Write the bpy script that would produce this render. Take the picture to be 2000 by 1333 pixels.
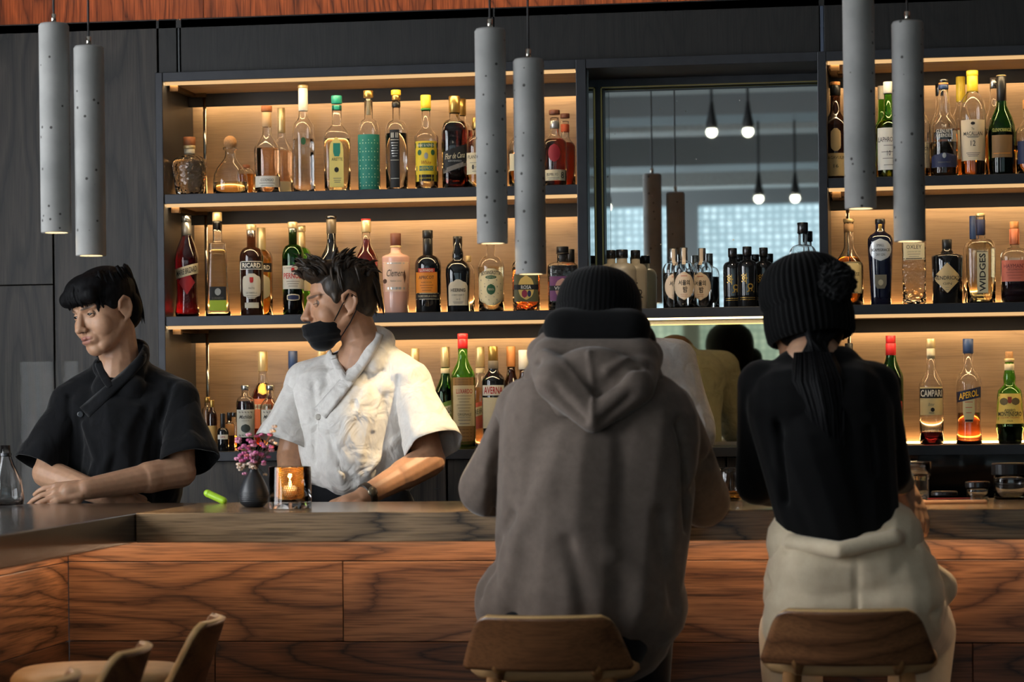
import bpy, bmesh, math, random
import numpy as np
from mathutils import Vector, Matrix, Euler

scene = bpy.context.scene
COL = scene.collection
for _o in list(bpy.data.objects):
    bpy.data.objects.remove(_o)

# ---------------------------------------------------------------- camera
FPX, HORIZ, ROLL = 5000.0, 780.0, 0.012
PSI = math.atan(755.0 / 5000.0)
CAM = Vector((0.0, -6.2, 1.36))
FWD = Vector((-math.sin(PSI), math.cos(PSI), 0))
RGT = Vector((math.cos(PSI), math.sin(PSI), 0))
UP = Vector((0, 0, 1))
cam_d = bpy.data.cameras.new('camera')
cam = bpy.data.objects.new('camera', cam_d)
COL.objects.link(cam)
cam_d.sensor_width = 36.0
cam_d.lens = FPX / 2000.0 * 36.0
cam_d.shift_y = (HORIZ - 666.5) / 2000.0
cam_d.clip_end = 200
_c, _s = math.cos(ROLL), math.sin(ROLL)
_r = RGT * _c - UP * _s
_u = RGT * _s + UP * _c
_m = Matrix((_r, _u, -FWD)).transposed().to_4x4()
_m.translation = CAM
cam.matrix_world = _m
cam_d.dof.use_dof = True
cam_d.dof.focus_distance = 7.7
cam_d.dof.aperture_fstop = 4.5
scene.camera = cam

# ---------------------------------------------------------------- colour management
scene.view_settings.view_transform = 'Standard'
scene.view_settings.look = 'None'
scene.view_settings.gamma = 1.0
scene.view_settings.use_curve_mapping = False
scene.view_settings.exposure = 0.0
cy = scene.cycles
cy.use_denoising = True
cy.use_adaptive_sampling = True
cy.adaptive_threshold = 0.03
cy.max_bounces = 10
cy.diffuse_bounces = 3
cy.glossy_bounces = 4
cy.transmission_bounces = 10
cy.transparent_max_bounces = 12
cy.sample_clamp_indirect = 6.0
cy.caustics_reflective = True
cy.caustics_refractive = True
cy.blur_glossy = 0.5

# ---------------------------------------------------------------- world: dim overcast daylight beyond the windows
world = bpy.data.worlds.new('overcast_sky')
scene.world = world
world.use_nodes = True
world.node_tree.nodes['Background'].inputs[0].default_value = (0.62, 0.78, 1.0, 1)
world.node_tree.nodes['Background'].inputs[1].default_value = 0.5

WARM = (1.0, 0.72, 0.38)
LED_E = 42.0        # shelf strips
LED_BACK_E = 22.0
LED_TOP_E = 26.0
WIN_SIDE_E = 9.5    # street windows of the side wall
WIN_FRONT_E = 2.0   # patterned panes seen in the mirror

# ---------------------------------------------------------------- helpers
def ray(px, py):
    u = (px - 1000.0) / FPX
    v = (HORIZ - py) / FPX
    u0 = u * _c + v * _s
    v0 = -u * _s + v * _c
    return FWD + RGT * u0 + UP * v0

def P(px, py, Y):
    d = ray(px, py)
    return CAM + d * ((Y - CAM.y) / d.y)

def PZ(px, py, z):
    d = ray(px, py)
    return CAM + d * ((z - CAM.z) / d.z)

def MPP(px, Y):           # metres per pixel
    d = ray(px, HORIZ)
    return ((Y - CAM.y) / d.y) / FPX

def srgb(r, g, b):
    f = lambda c: (c / 255.0 / 12.92) if c / 255.0 <= 0.04045 else ((c / 255.0 + 0.055) / 1.055) ** 2.4
    return (f(r), f(g), f(b))

def tag(o, label=None, cat=None, group=None, kind=None):
    if label: o['label'] = label
    if cat: o['category'] = cat
    if group: o['group'] = group
    if kind: o['kind'] = kind
    return o

def empty(name, loc=(0, 0, 0), rz=0.0, parent=None):
    o = bpy.data.objects.new(name, None)
    o.empty_display_size = 0.05
    COL.objects.link(o)
    o.location = loc
    o.rotation_euler = (0, 0, rz)
    if parent: o.parent = parent
    return o

def link_mesh(name, me, mat=None, parent=None, smooth=False):
    if mat is not None and not me.materials:
        me.materials.append(mat)
    if smooth:
        me.polygons.foreach_set('use_smooth', [True] * len(me.polygons))
    o = bpy.data.objects.new(name, me)
    COL.objects.link(o)
    if parent: o.parent = parent
    return o

def mesh_obj(name, verts, faces, mat=None, parent=None, smooth=False):
    me = bpy.data.meshes.new(name)
    me.from_pydata([tuple(v) for v in verts], [], [tuple(f) for f in faces])
    me.update()
    return link_mesh(name, me, mat, parent, smooth)

class MB:
    """collects shapes into one mesh"""
    def __init__(self):
        self.v = []; self.f = []
    def add(self, verts, faces):
        b = len(self.v)
        self.v += [tuple(p) for p in verts]
        self.f += [tuple(i + b for i in fc) for fc in faces]
        return self
    def box(self, x0, x1, y0, y1, z0, z1, bev=0.0):
        if bev <= 0:
            v = [(x0,y0,z0),(x1,y0,z0),(x1,y1,z0),(x0,y1,z0),(x0,y0,z1),(x1,y0,z1),(x1,y1,z1),(x0,y1,z1)]
            f = [(0,3,2,1),(4,5,6,7),(0,1,5,4),(1,2,6,5),(2,3,7,6),(3,0,4,7)]
            return self.add(v, f)
        bm = bmesh.new()
        bmesh.ops.create_cube(bm, size=1.0)
        for q in bm.verts:
            q.co = Vector(((x0+x1)/2 + q.co.x*(x1-x0), (y0+y1)/2 + q.co.y*(y1-y0), (z0+z1)/2 + q.co.z*(z1-z0)))
        bmesh.ops.bevel(bm, geom=list(bm.edges), offset=bev, segments=2, affect='EDGES', profile=0.5)
        bm.verts.index_update()
        self.add([q.co[:] for q in bm.verts], [[q.index for q in fc.verts] for fc in bm.faces])
        bm.free()
        return self
    def prism(self, poly, z0, z1):
        n = len(poly)
        v = [(p[0], p[1], z0) for p in poly] + [(p[0], p[1], z1) for p in poly]
        f = [tuple(range(n))[::-1], tuple(range(n, 2*n))] + [(i, (i+1) % n, n+(i+1) % n, n+i) for i in range(n)]
        return self.add(v, f)
    def lathe(self, prof, n=24, c=(0, 0, 0), cap=True):
        v = []; f = []
        m = len(prof)
        for (r, z) in prof:
            for i in range(n):
                a = 2*math.pi*i/n
                v.append((c[0]+r*math.cos(a), c[1]+r*math.sin(a), c[2]+z))
        for j in range(m-1):
            for i in range(n):
                k = (i+1) % n
                f.append((j*n+i, j*n+k, (j+1)*n+k, (j+1)*n+i))
        if cap:
            f.append(tuple(range(n))[::-1])
            f.append(tuple((m-1)*n+i for i in range(n)))
        return self.add(v, f)
    def tube(self, pts, rad, n=10, cap=True):
        pts = [Vector(p) for p in pts]
        rs = rad if isinstance(rad, (list, tuple)) else [rad]*len(pts)
        v = []; f = []
        prev = None
        for i, p in enumerate(pts):
            t = (pts[min(i+1, len(pts)-1)] - pts[max(i-1, 0)]).normalized()
            if prev is None:
                a = Vector((0, 0, 1)) if abs(t.z) < 0.9 else Vector((1, 0, 0))
                s = t.cross(a).normalized()
            else:
                s = (prev - t * prev.dot(t)).normalized()
            prev = s
            b = t.cross(s)
            for k in range(n):
                a = 2*math.pi*k/n
                v.append(tuple(p + (s*math.cos(a) + b*math.sin(a))*rs[i]))
        for j in range(len(pts)-1):
            for k in range(n):
                l = (k+1) % n
                f.append((j*n+k, j*n+l, (j+1)*n+l, (j+1)*n+k))
        if cap:
            f.append(tuple(range(n))[::-1]); f.append(tuple((len(pts)-1)*n+k for k in range(n)))
        return self.add(v, f)
    def ball(self, c, r, n=12, m=8):
        rx, ry, rz = r if isinstance(r, (list, tuple)) else (r, r, r)
        v = [(c[0], c[1], c[2]-rz)]; f = []
        for j in range(1, m):
            t = math.pi*j/m
            for i in range(n):
                a = 2*math.pi*i/n
                v.append((c[0]+rx*math.sin(t)*math.cos(a), c[1]+ry*math.sin(t)*math.sin(a), c[2]-rz*math.cos(t)))
        v.append((c[0], c[1], c[2]+rz))
        for i in range(n):
            f.append((0, 1+(i+1) % n, 1+i))
            f.append((len(v)-1, 1+(m-2)*n+i, 1+(m-2)*n+(i+1) % n))
        for j in range(m-2):
            for i in range(n):
                k = (i+1) % n
                f.append((1+j*n+i, 1+j*n+k, 1+(j+1)*n+k, 1+(j+1)*n+i))
        return self.add(v, f)
    def build(self, name, mat=None, parent=None, smooth=False, origin=None):
        if origin is not None:
            o = Vector(origin)
            self.v = [tuple(Vector(p) - o) for p in self.v]
        ob = mesh_obj(name, self.v, self.f, mat, parent, smooth)
        if origin is not None: ob.location = origin
        return ob

def add_bevel(o, w=0.003, seg=2, ang=0.6):
    m = o.modifiers.new('bevel', 'BEVEL'); m.width = w; m.segments = seg
    m.limit_method = 'ANGLE'; m.angle_limit = ang
    return o

# ---------------------------------------------------------------- materials
MATS = {}
def _nt(name):
    m = bpy.data.materials.new(name); m.use_nodes = True
    return m, m.node_tree.nodes, m.node_tree.links, m.node_tree.nodes['Principled BSDF']

def plain(name, col, rough=0.5, metal=0.0, coat=0.0, spec=0.5, noise=0.0, nscale=40.0, bump=0.0, sheen=0.0, sub=0.0):
    if name in MATS: return MATS[name]
    m, N, L, b = _nt(name)
    b.inputs['Base Color'].default_value = (*col, 1)
    b.inputs['Roughness'].default_value = rough
    b.inputs['Metallic'].default_value = metal
    b.inputs['Coat Weight'].default_value = coat
    b.inputs['Specular IOR Level'].default_value = spec
    if sheen:
        b.inputs['Sheen Weight'].default_value = sheen
        b.inputs['Sheen Roughness'].default_value = 0.5
    if sub:
        b.inputs['Subsurface Weight'].default_value = sub
        b.inputs['Subsurface Radius'].default_value = (0.9, 0.35, 0.2)
        b.inputs['Subsurface Scale'].default_value = 0.01
    if noise or bump:
        tc = N.new('ShaderNodeTexCoord')
        nz = N.new('ShaderNodeTexNoise'); nz.inputs['Scale'].default_value = nscale; nz.inputs['Detail'].default_value = 5
        L.new(tc.outputs['Object'], nz.inputs['Vector'])
        if noise:
            rp = N.new('ShaderNodeValToRGB')
            rp.color_ramp.elements[0].position = 0.3; rp.color_ramp.elements[1].position = 0.7
            rp.color_ramp.elements[0].color = (*[c*(1-noise) for c in col], 1)
            rp.color_ramp.elements[1].color = (*[min(1, c*(1+noise)) for c in col], 1)
            L.new(nz.outputs['Fac'], rp.inputs['Fac']); L.new(rp.outputs['Color'], b.inputs['Base Color'])
        if bump:
            bp = N.new('ShaderNodeBump'); bp.inputs['Strength'].default_value = bump; bp.inputs['Distance'].default_value = 0.004
            L.new(nz.outputs['Fac'], bp.inputs['Height']); L.new(bp.outputs['Normal'], b.inputs['Normal'])
    MATS[name] = m
    return m

def emit(name, col, strength):
    if name in MATS: return MATS[name]
    m, N, L, b = _nt(name)
    b.inputs['Base Color'].default_value = (0, 0, 0, 1)
    b.inputs['Emission Color'].default_value = (*col, 1)
    b.inputs['Emission Strength'].default_value = strength
    MATS[name] = m
    return m

def glass(name, col=(1, 1, 1), rough=0.0, ior=1.45, bump=0.0, bscale=60):
    if name in MATS: return MATS[name]
    m, N, L, b = _nt(name)
    b.inputs['Base Color'].default_value = (*col, 1)
    b.inputs['Roughness'].default_value = rough
    b.inputs['IOR'].default_value = ior
    b.inputs['Transmission Weight'].default_value = 1.0
    if bump:
        tc = N.new('ShaderNodeTexCoord')
        vz = N.new('ShaderNodeTexVoronoi'); vz.inputs['Scale'].default_value = bscale
        L.new(tc.outputs['Object'], vz.inputs['Vector'])
        bp = N.new('ShaderNodeBump'); bp.inputs['Strength'].default_value = bump; bp.inputs['Distance'].default_value = 0.006
        L.new(vz.outputs['Distance'], bp.inputs['Height']); L.new(bp.outputs['Normal'], b.inputs['Normal'])
    MATS[name] = m
    return m

def wood(name, dark, light, grain='X', rings=9.0, rough=0.45, size=1.0, contrast=1.0, seed=0.0, coat=0.0, bump=0.15, line=0.10):
    """open-grained oak: contour lines of a stretched noise give the cathedral figure"""
    if name in MATS: return MATS[name]
    m, N, L, b = _nt(name)
    tc = N.new('ShaderNodeTexCoord')
    oi = N.new('ShaderNodeObjectInfo')
    ml = N.new('ShaderNodeMath'); ml.operation = 'MULTIPLY_ADD'; ml.inputs[1].default_value = 37.0; ml.inputs[2].default_value = seed
    L.new(oi.outputs['Random'], ml.inputs[0])
    cb = N.new('ShaderNodeCombineXYZ')
    for i in range(3): L.new(ml.outputs[0], cb.inputs[i])
    ad = N.new('ShaderNodeVectorMath'); ad.operation = 'ADD'
    L.new(tc.outputs['Object'], ad.inputs[0]); L.new(cb.outputs[0], ad.inputs[1])
    def stretched(along, acr):
        mp = N.new('ShaderNodeMapping')
        sc = [acr/size]*3
        sc['XYZ'.index(grain)] = along/size
        mp.inputs['Scale'].default_value = sc
        L.new(ad.outputs[0], mp.inputs['Vector'])
        return mp.outputs[0]
    n1 = N.new('ShaderNodeTexNoise'); n1.inputs['Scale'].default_value = 1.0; n1.inputs['Detail'].default_value = 1.5; n1.inputs['Roughness'].default_value = 0.4
    n1.inputs['Distortion'].default_value = 0.3
    L.new(stretched(0.75, 4.2), n1.inputs['Vector'])
    mu = N.new('ShaderNodeMath'); mu.operation = 'MULTIPLY'; mu.inputs[1].default_value = rings*2
    L.new(n1.outputs['Fac'], mu.inputs[0])
    nw = N.new('ShaderNodeTexNoise'); nw.inputs['Scale'].default_value = 1.0; nw.inputs['Detail'].default_value = 3
    L.new(stretched(5.0, 60.0), nw.inputs['Vector'])
    mw = N.new('ShaderNodeMath'); mw.operation = 'MULTIPLY_ADD'; mw.inputs[1].default_value = 0.5
    L.new(nw.outputs['Fac'], mw.inputs[0]); L.new(mu.outputs[0], mw.inputs[2])
    fr = N.new('ShaderNodeMath'); fr.operation = 'FRACT'
    L.new(mw.outputs[0], fr.inputs[0])
    rp = N.new('ShaderNodeValToRGB')
    e = rp.color_ramp.elements
    mid = [d*0.45 + l*0.55 for d, l in zip(dark, light)]
    e[0].position = 0.0; e[0].color = (*dark, 1)
    e[1].position = 1.0; e[1].color = (*[d*0.8+l*0.2 for d, l in zip(dark, light)], 1)
    q = e.new(line); q.color = (*mid, 1)
    q = e.new(0.38); q.color = (*light, 1)
    q = e.new(0.90); q.color = (*mid, 1)
    L.new(fr.outputs[0], rp.inputs['Fac'])
    n2 = N.new('ShaderNodeTexNoise'); n2.inputs['Scale'].default_value = 1.0; n2.inputs['Detail'].default_value = 4
    L.new(stretched(7.0, 260.0), n2.inputs['Vector'])
    r2 = N.new('ShaderNodeValToRGB')
    r2.color_ramp.elements[0].position = 0.36; r2.color_ramp.elements[0].color = (1-0.55*contrast,)*3 + (1,)
    r2.color_ramp.elements[1].position = 0.56; r2.color_ramp.elements[1].color = (1.0, 1.0, 1.0, 1)
    L.new(n2.outputs['Fac'], r2.inputs['Fac'])
    mx = N.new('ShaderNodeMix'); mx.data_type = 'RGBA'; mx.blend_type = 'MULTIPLY'; mx.inputs['Factor'].default_value = 1.0
    L.new(rp.outputs['Color'], mx.inputs[6]); L.new(r2.outputs['Color'], mx.inputs[7])
    L.new(mx.outputs[2], b.inputs['Base Color'])
    b.inputs['Roughness'].default_value = rough
    b.inputs['Coat Weight'].default_value = coat
    b.inputs['Coat Roughness'].default_value = 0.12
    if bump:
        bp = N.new('ShaderNodeBump'); bp.inputs['Strength'].default_value = bump; bp.inputs['Distance'].default_value = 0.002
        L.new(n2.outputs['Fac'], bp.inputs['Height']); L.new(bp.outputs['Normal'], b.inputs['Normal'])
    MATS[name] = m
    return m

def cloth(name, col, col2=None, rough=0.9, weave=900.0, sheen=0.3, bump=0.25, fold=0.0, fscale=9.0):
    if name in MATS: return MATS[name]
    m, N, L, b = _nt(name)
    col2 = col2 or [c*0.8 for c in col]
    tc = N.new('ShaderNodeTexCoord')
    nz = N.new('ShaderNodeTexNoise'); nz.inputs['Scale'].default_value = 35; nz.inputs['Detail'].default_value = 8; nz.inputs['Roughness'].default_value = 0.7
    L.new(tc.outputs['Object'], nz.inputs['Vector'])
    rp = N.new('ShaderNodeValToRGB')
    rp.color_ramp.elements[0].position = 0.35; rp.color_ramp.elements[0].color = (*col2, 1)
    rp.color_ramp.elements[1].position = 0.65; rp.color_ramp.elements[1].color = (*col, 1)
    L.new(nz.outputs['Fac'], rp.inputs['Fac']); L.new(rp.outputs['Color'], b.inputs['Base Color'])
    n2 = N.new('ShaderNodeTexNoise'); n2.inputs['Scale'].default_value = weave; n2.inputs['Detail'].default_value = 2
    L.new(tc.outputs['Object'], n2.inputs['Vector'])
    bp = N.new('ShaderNodeBump'); bp.inputs['Strength'].default_value = bump; bp.inputs['Distance'].default_value = 0.001
    L.new(n2.outputs['Fac'], bp.inputs['Height'])
    last = bp
    if fold:
        n3 = N.new('ShaderNodeTexNoise'); n3.inputs['Scale'].default_value = fscale; n3.inputs['Detail'].default_value = 2.5; n3.inputs['Distortion'].default_value = 1.2
        L.new(tc.outputs['Object'], n3.inputs['Vector'])
        b2 = N.new('ShaderNodeBump'); b2.inputs['Strength'].default_value = fold; b2.inputs['Distance'].default_value = 0.03
        L.new(n3.outputs['Fac'], b2.inputs['Height']); L.new(bp.outputs['Normal'], b2.inputs['Normal'])
        last = b2
    L.new(last.outputs['Normal'], b.inputs['Normal'])
    b.inputs['Roughness'].default_value = rough
    b.inputs['Specular IOR Level'].default_value = 0.15
    b.inputs['Sheen Weight'].default_value = sheen
    b.inputs['Sheen Roughness'].default_value = 0.4
    MATS[name] = m
    return m
# ================================================================ STRUCTURE
YS, YB = 1.90, 2.25            # shelf fronts, shelf back panels
Z_TOP, Z1, Z2, Z3 = 2.44, 2.042, 1.643, 1.20
TH = 0.031
XL0, XL1 = -2.387, -2.362
XM0, XM1, XM2, XM3 = -1.004, -0.971, -0.240, -0.212
XR = 1.05
ZC, ZCB = 1.085, 1.011         # counter top slab

M_wall = wood('dark_oak_wall', srgb(8, 6, 5), srgb(66, 57, 50), grain='Z', rings=6, rough=0.5, contrast=0.9, line=0.24)
M_soffit = wood('dark_oak_soffit', srgb(12, 11, 11), srgb(31, 28, 26), grain='Z', rings=10, rough=0.5, seed=5)
M_cove = wood('warm_oak_cove', srgb(96, 50, 26), srgb(196, 118, 66), grain='Z', rings=9, rough=0.5, seed=9)
M_backp = wood('shelf_back_oak', srgb(134, 108, 84), srgb(158, 130, 102), grain='X', rings=4, rough=0.5, contrast=0.3, seed=3)
M_frame = plain('blackened_steel', srgb(58, 59, 63), rough=0.42, metal=0.55, noise=0.12, nscale=18)
M_rail = plain('dark_rail', srgb(34, 30, 28), rough=0.6)
M_chrome = plain('chrome', srgb(200, 195, 185), rough=0.15, metal=1.0)
M_bronze = plain('dark_bronze', srgb(84, 62, 40), rough=0.4, metal=0.9)
M_brass = plain('brass_edge', srgb(150, 132, 84), rough=0.3, metal=1.0)
M_mirror = plain('mirror_silver', (0.72, 0.78, 0.80), rough=0.012, metal=1.0)
M_mirror2 = plain('mirror_olive_dimmed', (0.40, 0.40, 0.26), rough=0.02, metal=1.0)  # olive-tinted mirror, its colour darkened to dim the reflection
M_led = emit('led_strip_warm', WARM, LED_E)
M_ledt = emit('led_strip_wash', WARM, LED_TOP_E)
M_diff = emit('led_diffuser', (1.0, 0.60, 0.26), 0.85)
M_ledb = emit('led_strip_back', (1.0, 0.55, 0.20), LED_BACK_E)
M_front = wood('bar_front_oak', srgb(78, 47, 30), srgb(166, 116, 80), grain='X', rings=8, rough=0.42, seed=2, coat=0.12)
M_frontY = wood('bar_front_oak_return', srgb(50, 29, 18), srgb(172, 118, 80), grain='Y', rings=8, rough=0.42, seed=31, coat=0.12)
M_front_dimY = wood('bar_front_oak_return_dimmed', srgb(40, 24, 16), srgb(124, 80, 52), grain='Y', rings=8, rough=0.45, seed=34)  # lower return planks: fading strip light put into a darker oak
M_front_dim = wood('bar_front_oak_dimmed', srgb(40, 24, 16), srgb(124, 80, 52), grain='X', rings=8, rough=0.45, seed=14)  # same oak darkened; the strip light's falloff is put into the colour
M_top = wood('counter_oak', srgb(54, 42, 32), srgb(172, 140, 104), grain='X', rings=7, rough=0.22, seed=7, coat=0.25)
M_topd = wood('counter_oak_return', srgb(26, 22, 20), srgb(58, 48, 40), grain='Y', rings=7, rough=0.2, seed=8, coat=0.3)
M_floor = plain('dark_floor_tile', srgb(60, 56, 52), rough=0.4, noise=0.2, nscale=3)
M_ceil = plain('grey_ceiling', srgb(160, 163, 162), rough=0.8, noise=0.15, nscale=2)
M_plaster = plain('grey_plaster', srgb(140, 140, 136), rough=0.8, noise=0.1, nscale=3)
M_beam = plain('steel_beam_grey', srgb(226, 228, 222), rough=0.6, noise=0.1)
M_duct = plain('dark_duct', srgb(158, 162, 162), rough=0.5)

# ---- room shell
XW0, XW1, YW0, ZCE = -3.95, 4.6, -11.0, 3.75
def struct(name, mb, mat, **k):
    o = mb.build(name, mat, **k); o['kind'] = 'structure'; return o
struct('floor', MB().box(XW0, XW1, YW0, 2.6, -0.1, 0.0), M_floor)
struct('ceiling', MB().box(XW0, XW1, YW0, 2.6, ZCE, ZCE+0.1), M_ceil)
struct('wall_right', MB().box(XW1, XW1+0.15, YW0, 2.6, 0, ZCE), plain('dark_plaster', srgb(62, 58, 54), rough=0.8, noise=0.1, nscale=3))

# side wall with tall street windows
sw = MB()
wins = [(-10.7, -9.2), (-3.6, -2.1), (-1.6, -0.1)]  # first window is added, unseen, to brighten the dining ceiling and beams
zs0, zs1 = 0.7, 3.0
sw.box(XW0-0.2, XW0, YW0, 2.6, 0, zs0).box(XW0-0.2, XW0, YW0, 2.6, zs1, ZCE)
ys = [YW0] + [q for w in wins for q in w] + [2.6]
for i in range(0, len(ys), 2):
    sw.box(XW0-0.2, XW0, ys[i], ys[i+1], zs0, zs1)
struct('wall_left', sw, M_plaster)

def pane_mat(name, strength, pattern):
    m, N, L, b = _nt(name)
    b.inputs['Base Color'].default_value = (0.3, 0.35, 0.38, 1)
    b.inputs['Roughness'].default_value = 0.2
    if pattern:
        tc = N.new('ShaderNodeTexCoord')
        mp = N.new('ShaderNodeMapping'); mp.inputs['Scale'].default_value = (15, 15, 17)
        L.new(tc.outputs['Object'], mp.inputs['Vector'])
        vz = N.new('ShaderNodeTexVoronoi'); vz.inputs['Randomness'].default_value = 0.12; vz.inputs['Scale'].default_value = 1.0
        L.new(mp.outputs[0], vz.inputs['Vector'])
        rp = N.new('ShaderNodeValToRGB')
        rp.color_ramp.elements[0].position = 0.25; rp.color_ramp.elements[0].color = (0.80, 0.95, 0.98, 1)
        rp.color_ramp.elements[1].position = 0.62; rp.color_ramp.elements[1].color = (0.20, 0.29, 0.32, 1)
        L.new(vz.outputs['Distance'], rp.inputs['Fac'])
        L.new(rp.outputs['Color'], b.inputs['Emission Color'])
    else:
        b.inputs['Emission Color'].default_value = (0.92, 0.96, 1.0, 1)
    b.inputs['Emission Strength'].default_value = strength
    return m
M_pane_side = pane_mat('daylit_street_pane', WIN_SIDE_E, False)
M_pane_front = pane_mat('daylit_patterned_pane', WIN_FRONT_E, True)
M_mull = plain('window_steel', srgb(36, 40, 46), rough=0.5)
wn = 1
for (a, b_) in wins:
    w = struct('window_%d' % wn, MB().box(XW0-0.12, XW0-0.10, a, b_, zs0, zs1), M_pane_side); wn += 1
    fr = MB().box(XW0-0.1, XW0-0.04, a, a+0.05, zs0, zs1).box(XW0-0.1, XW0-0.04, b_-0.05, b_, zs0, zs1)
    fr.box(XW0-0.1, XW0-0.04, a, b_, zs0, zs0+0.05).box(XW0-0.1, XW0-0.04, a, b_, zs1-0.05, zs1).box(XW0-0.1, XW0-0.05, (a+b_)/2-0.02, (a+b_)/2+0.02, zs0, zs1)
    fr.build('window_frame', M_mull, w)
# wall behind the diners, with the patterned windows that the bar mirror reflects
zf0, zf1 = 1.35, 2.98
fx = [-6.4, -4.4, -3.05, -1.86, -1.62, -0.70, -0.52, 0.62, 0.8, 2.2, 3.9]
spans = [(-3.8, -2.6), (-2.42, -1.80), (-1.66, -0.56), (-0.38, 0.9), (1.05, 2.6), (2.8, 4.2)]
fw = MB().box(XW0, XW1, YW0-0.2, YW0, 0, zf0).box(XW0, XW1, YW0-0.2, YW0, zf1, ZCE)
edges = [XW0] + [q for s_ in spans for q in s_] + [XW1]
for i in range(0, len(edges), 2):
    fw.box(edges[i], edges[i+1], YW0-0.2, YW0, zf0, zf1)
struct('wall_front', fw, M_duct)
for (a, b_) in spans:
    w = struct('window_%d' % wn, MB().box(a, b_, YW0-0.12, YW0-0.1, zf0, zf1), M_pane_front); wn += 1
    MB().box(a, b_, YW0-0.1, YW0-0.06, 1.55, 1.60).build('window_bar', M_mull, w)
# ceiling beams and ducts crossing the dining room
k = 1
for (y0, y1, z0, z1, mt) in [(-10.2, -9.9, 3.05, 3.22, M_beam), (-8.4, -8.0, 3.3, 3.46, M_beam), (-6.6, -6.2, 3.4, 3.56, M_beam), (-5.0, -4.6, 3.45, 3.62, M_beam),
                             (-9.4, -8.8, 3.12, 3.34, M_duct), (-7.6, -7.0, 3.3, 3.5, M_duct)]:
    struct('trim_%d' % k, MB().box(XW0, XW1, y0, y1, z0, z1), mt); k += 1

# ---- back wall: dark oak panels around the shelving, lit cove above
wb = struct('wall_back', MB().box(XW0, XW1, 2.40, 2.6, 0, ZCE), M_soffit)
ZSOF = 2.62
YP = 1.93
def wpanel(x0, x1, z0, z1, mat, y=YP, t=0.03):
    MB().box(x0, x1, y, y+t, z0, z1, bev=0.0015).build('panel', mat, wb, origin=((x0+x1)/2, y, (z0+z1)/2))
g = 0.0025
xa = P(105, 557, YP).x; zh = P(50, 557, YP).z
xs = [XW0, -3.75, -3.3, xa, XL0-0.002]
for i in range(len(xs)-1):
    if i == 2:
        wpanel(xs[i]+g, xs[i+1]-g, 0.0, zh-g/2, M_wall); wpanel(xs[i]+g, xs[i+1]-g, zh+g/2, ZSOF, M_wall)
    else:
        wpanel(xs[i]+g, xs[i+1]-g, 0.0, ZSOF, M_wall)
xb = P(349, 90, YP).x
xc = P(1605, 50, YP).x
ss = [XL0, xb-0.006, None, xb+0.006, (xb+xc)/2, xc-0.006, None, xc+0.006, XR, 2.4, XW1]
for i in range(len(ss)-1):
    if ss[i] is None or ss[i+1] is None: continue
    wpanel(ss[i]+g/2, ss[i+1]-g/2, Z_TOP+0.002, ZSOF, M_soffit)
wpanel(XR+0.03, XW1, 0.0, Z_TOP, M_wall)
MB().box(xc-0.005, xc+0.005, YP+0.005, YP+0.02, Z_TOP+0.002, ZSOF).build('joint_strip', plain('joint_metal', srgb(120, 128, 150), rough=0.2, metal=1), wb)
MB().box(xb-0.004, xb+0.001, YP+0.005, YP+0.02, Z_TOP+0.002, ZSOF).build('joint_strip', plain('joint_dark', srgb(74, 76, 78), rough=0.4, metal=0.6), wb)
# cove: ledge, strip and the warm oak wall above
MB().box(XW0, XW1, YP, 2.40, ZSOF-0.03, ZSOF-0.004).build('cove_ledge', M_soffit, wb)
for i in range(14):
    x0 = XW0 + i*0.8
    MB().box(x0+g/2, x0+0.8-g/2, 2.36, 2.40, ZSOF-0.01, ZCE).build('panel', M_cove, wb, origin=(x0+0.4, 2.38, 3.1))
MB().box(XW0+0.1, XW1-0.1, 2.02, 2.05, ZSOF-0.003, ZSOF+0.008).build('led_strip', emit('cove_led', (1.0, 0.40, 0.12), 16.0), wb)

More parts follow.
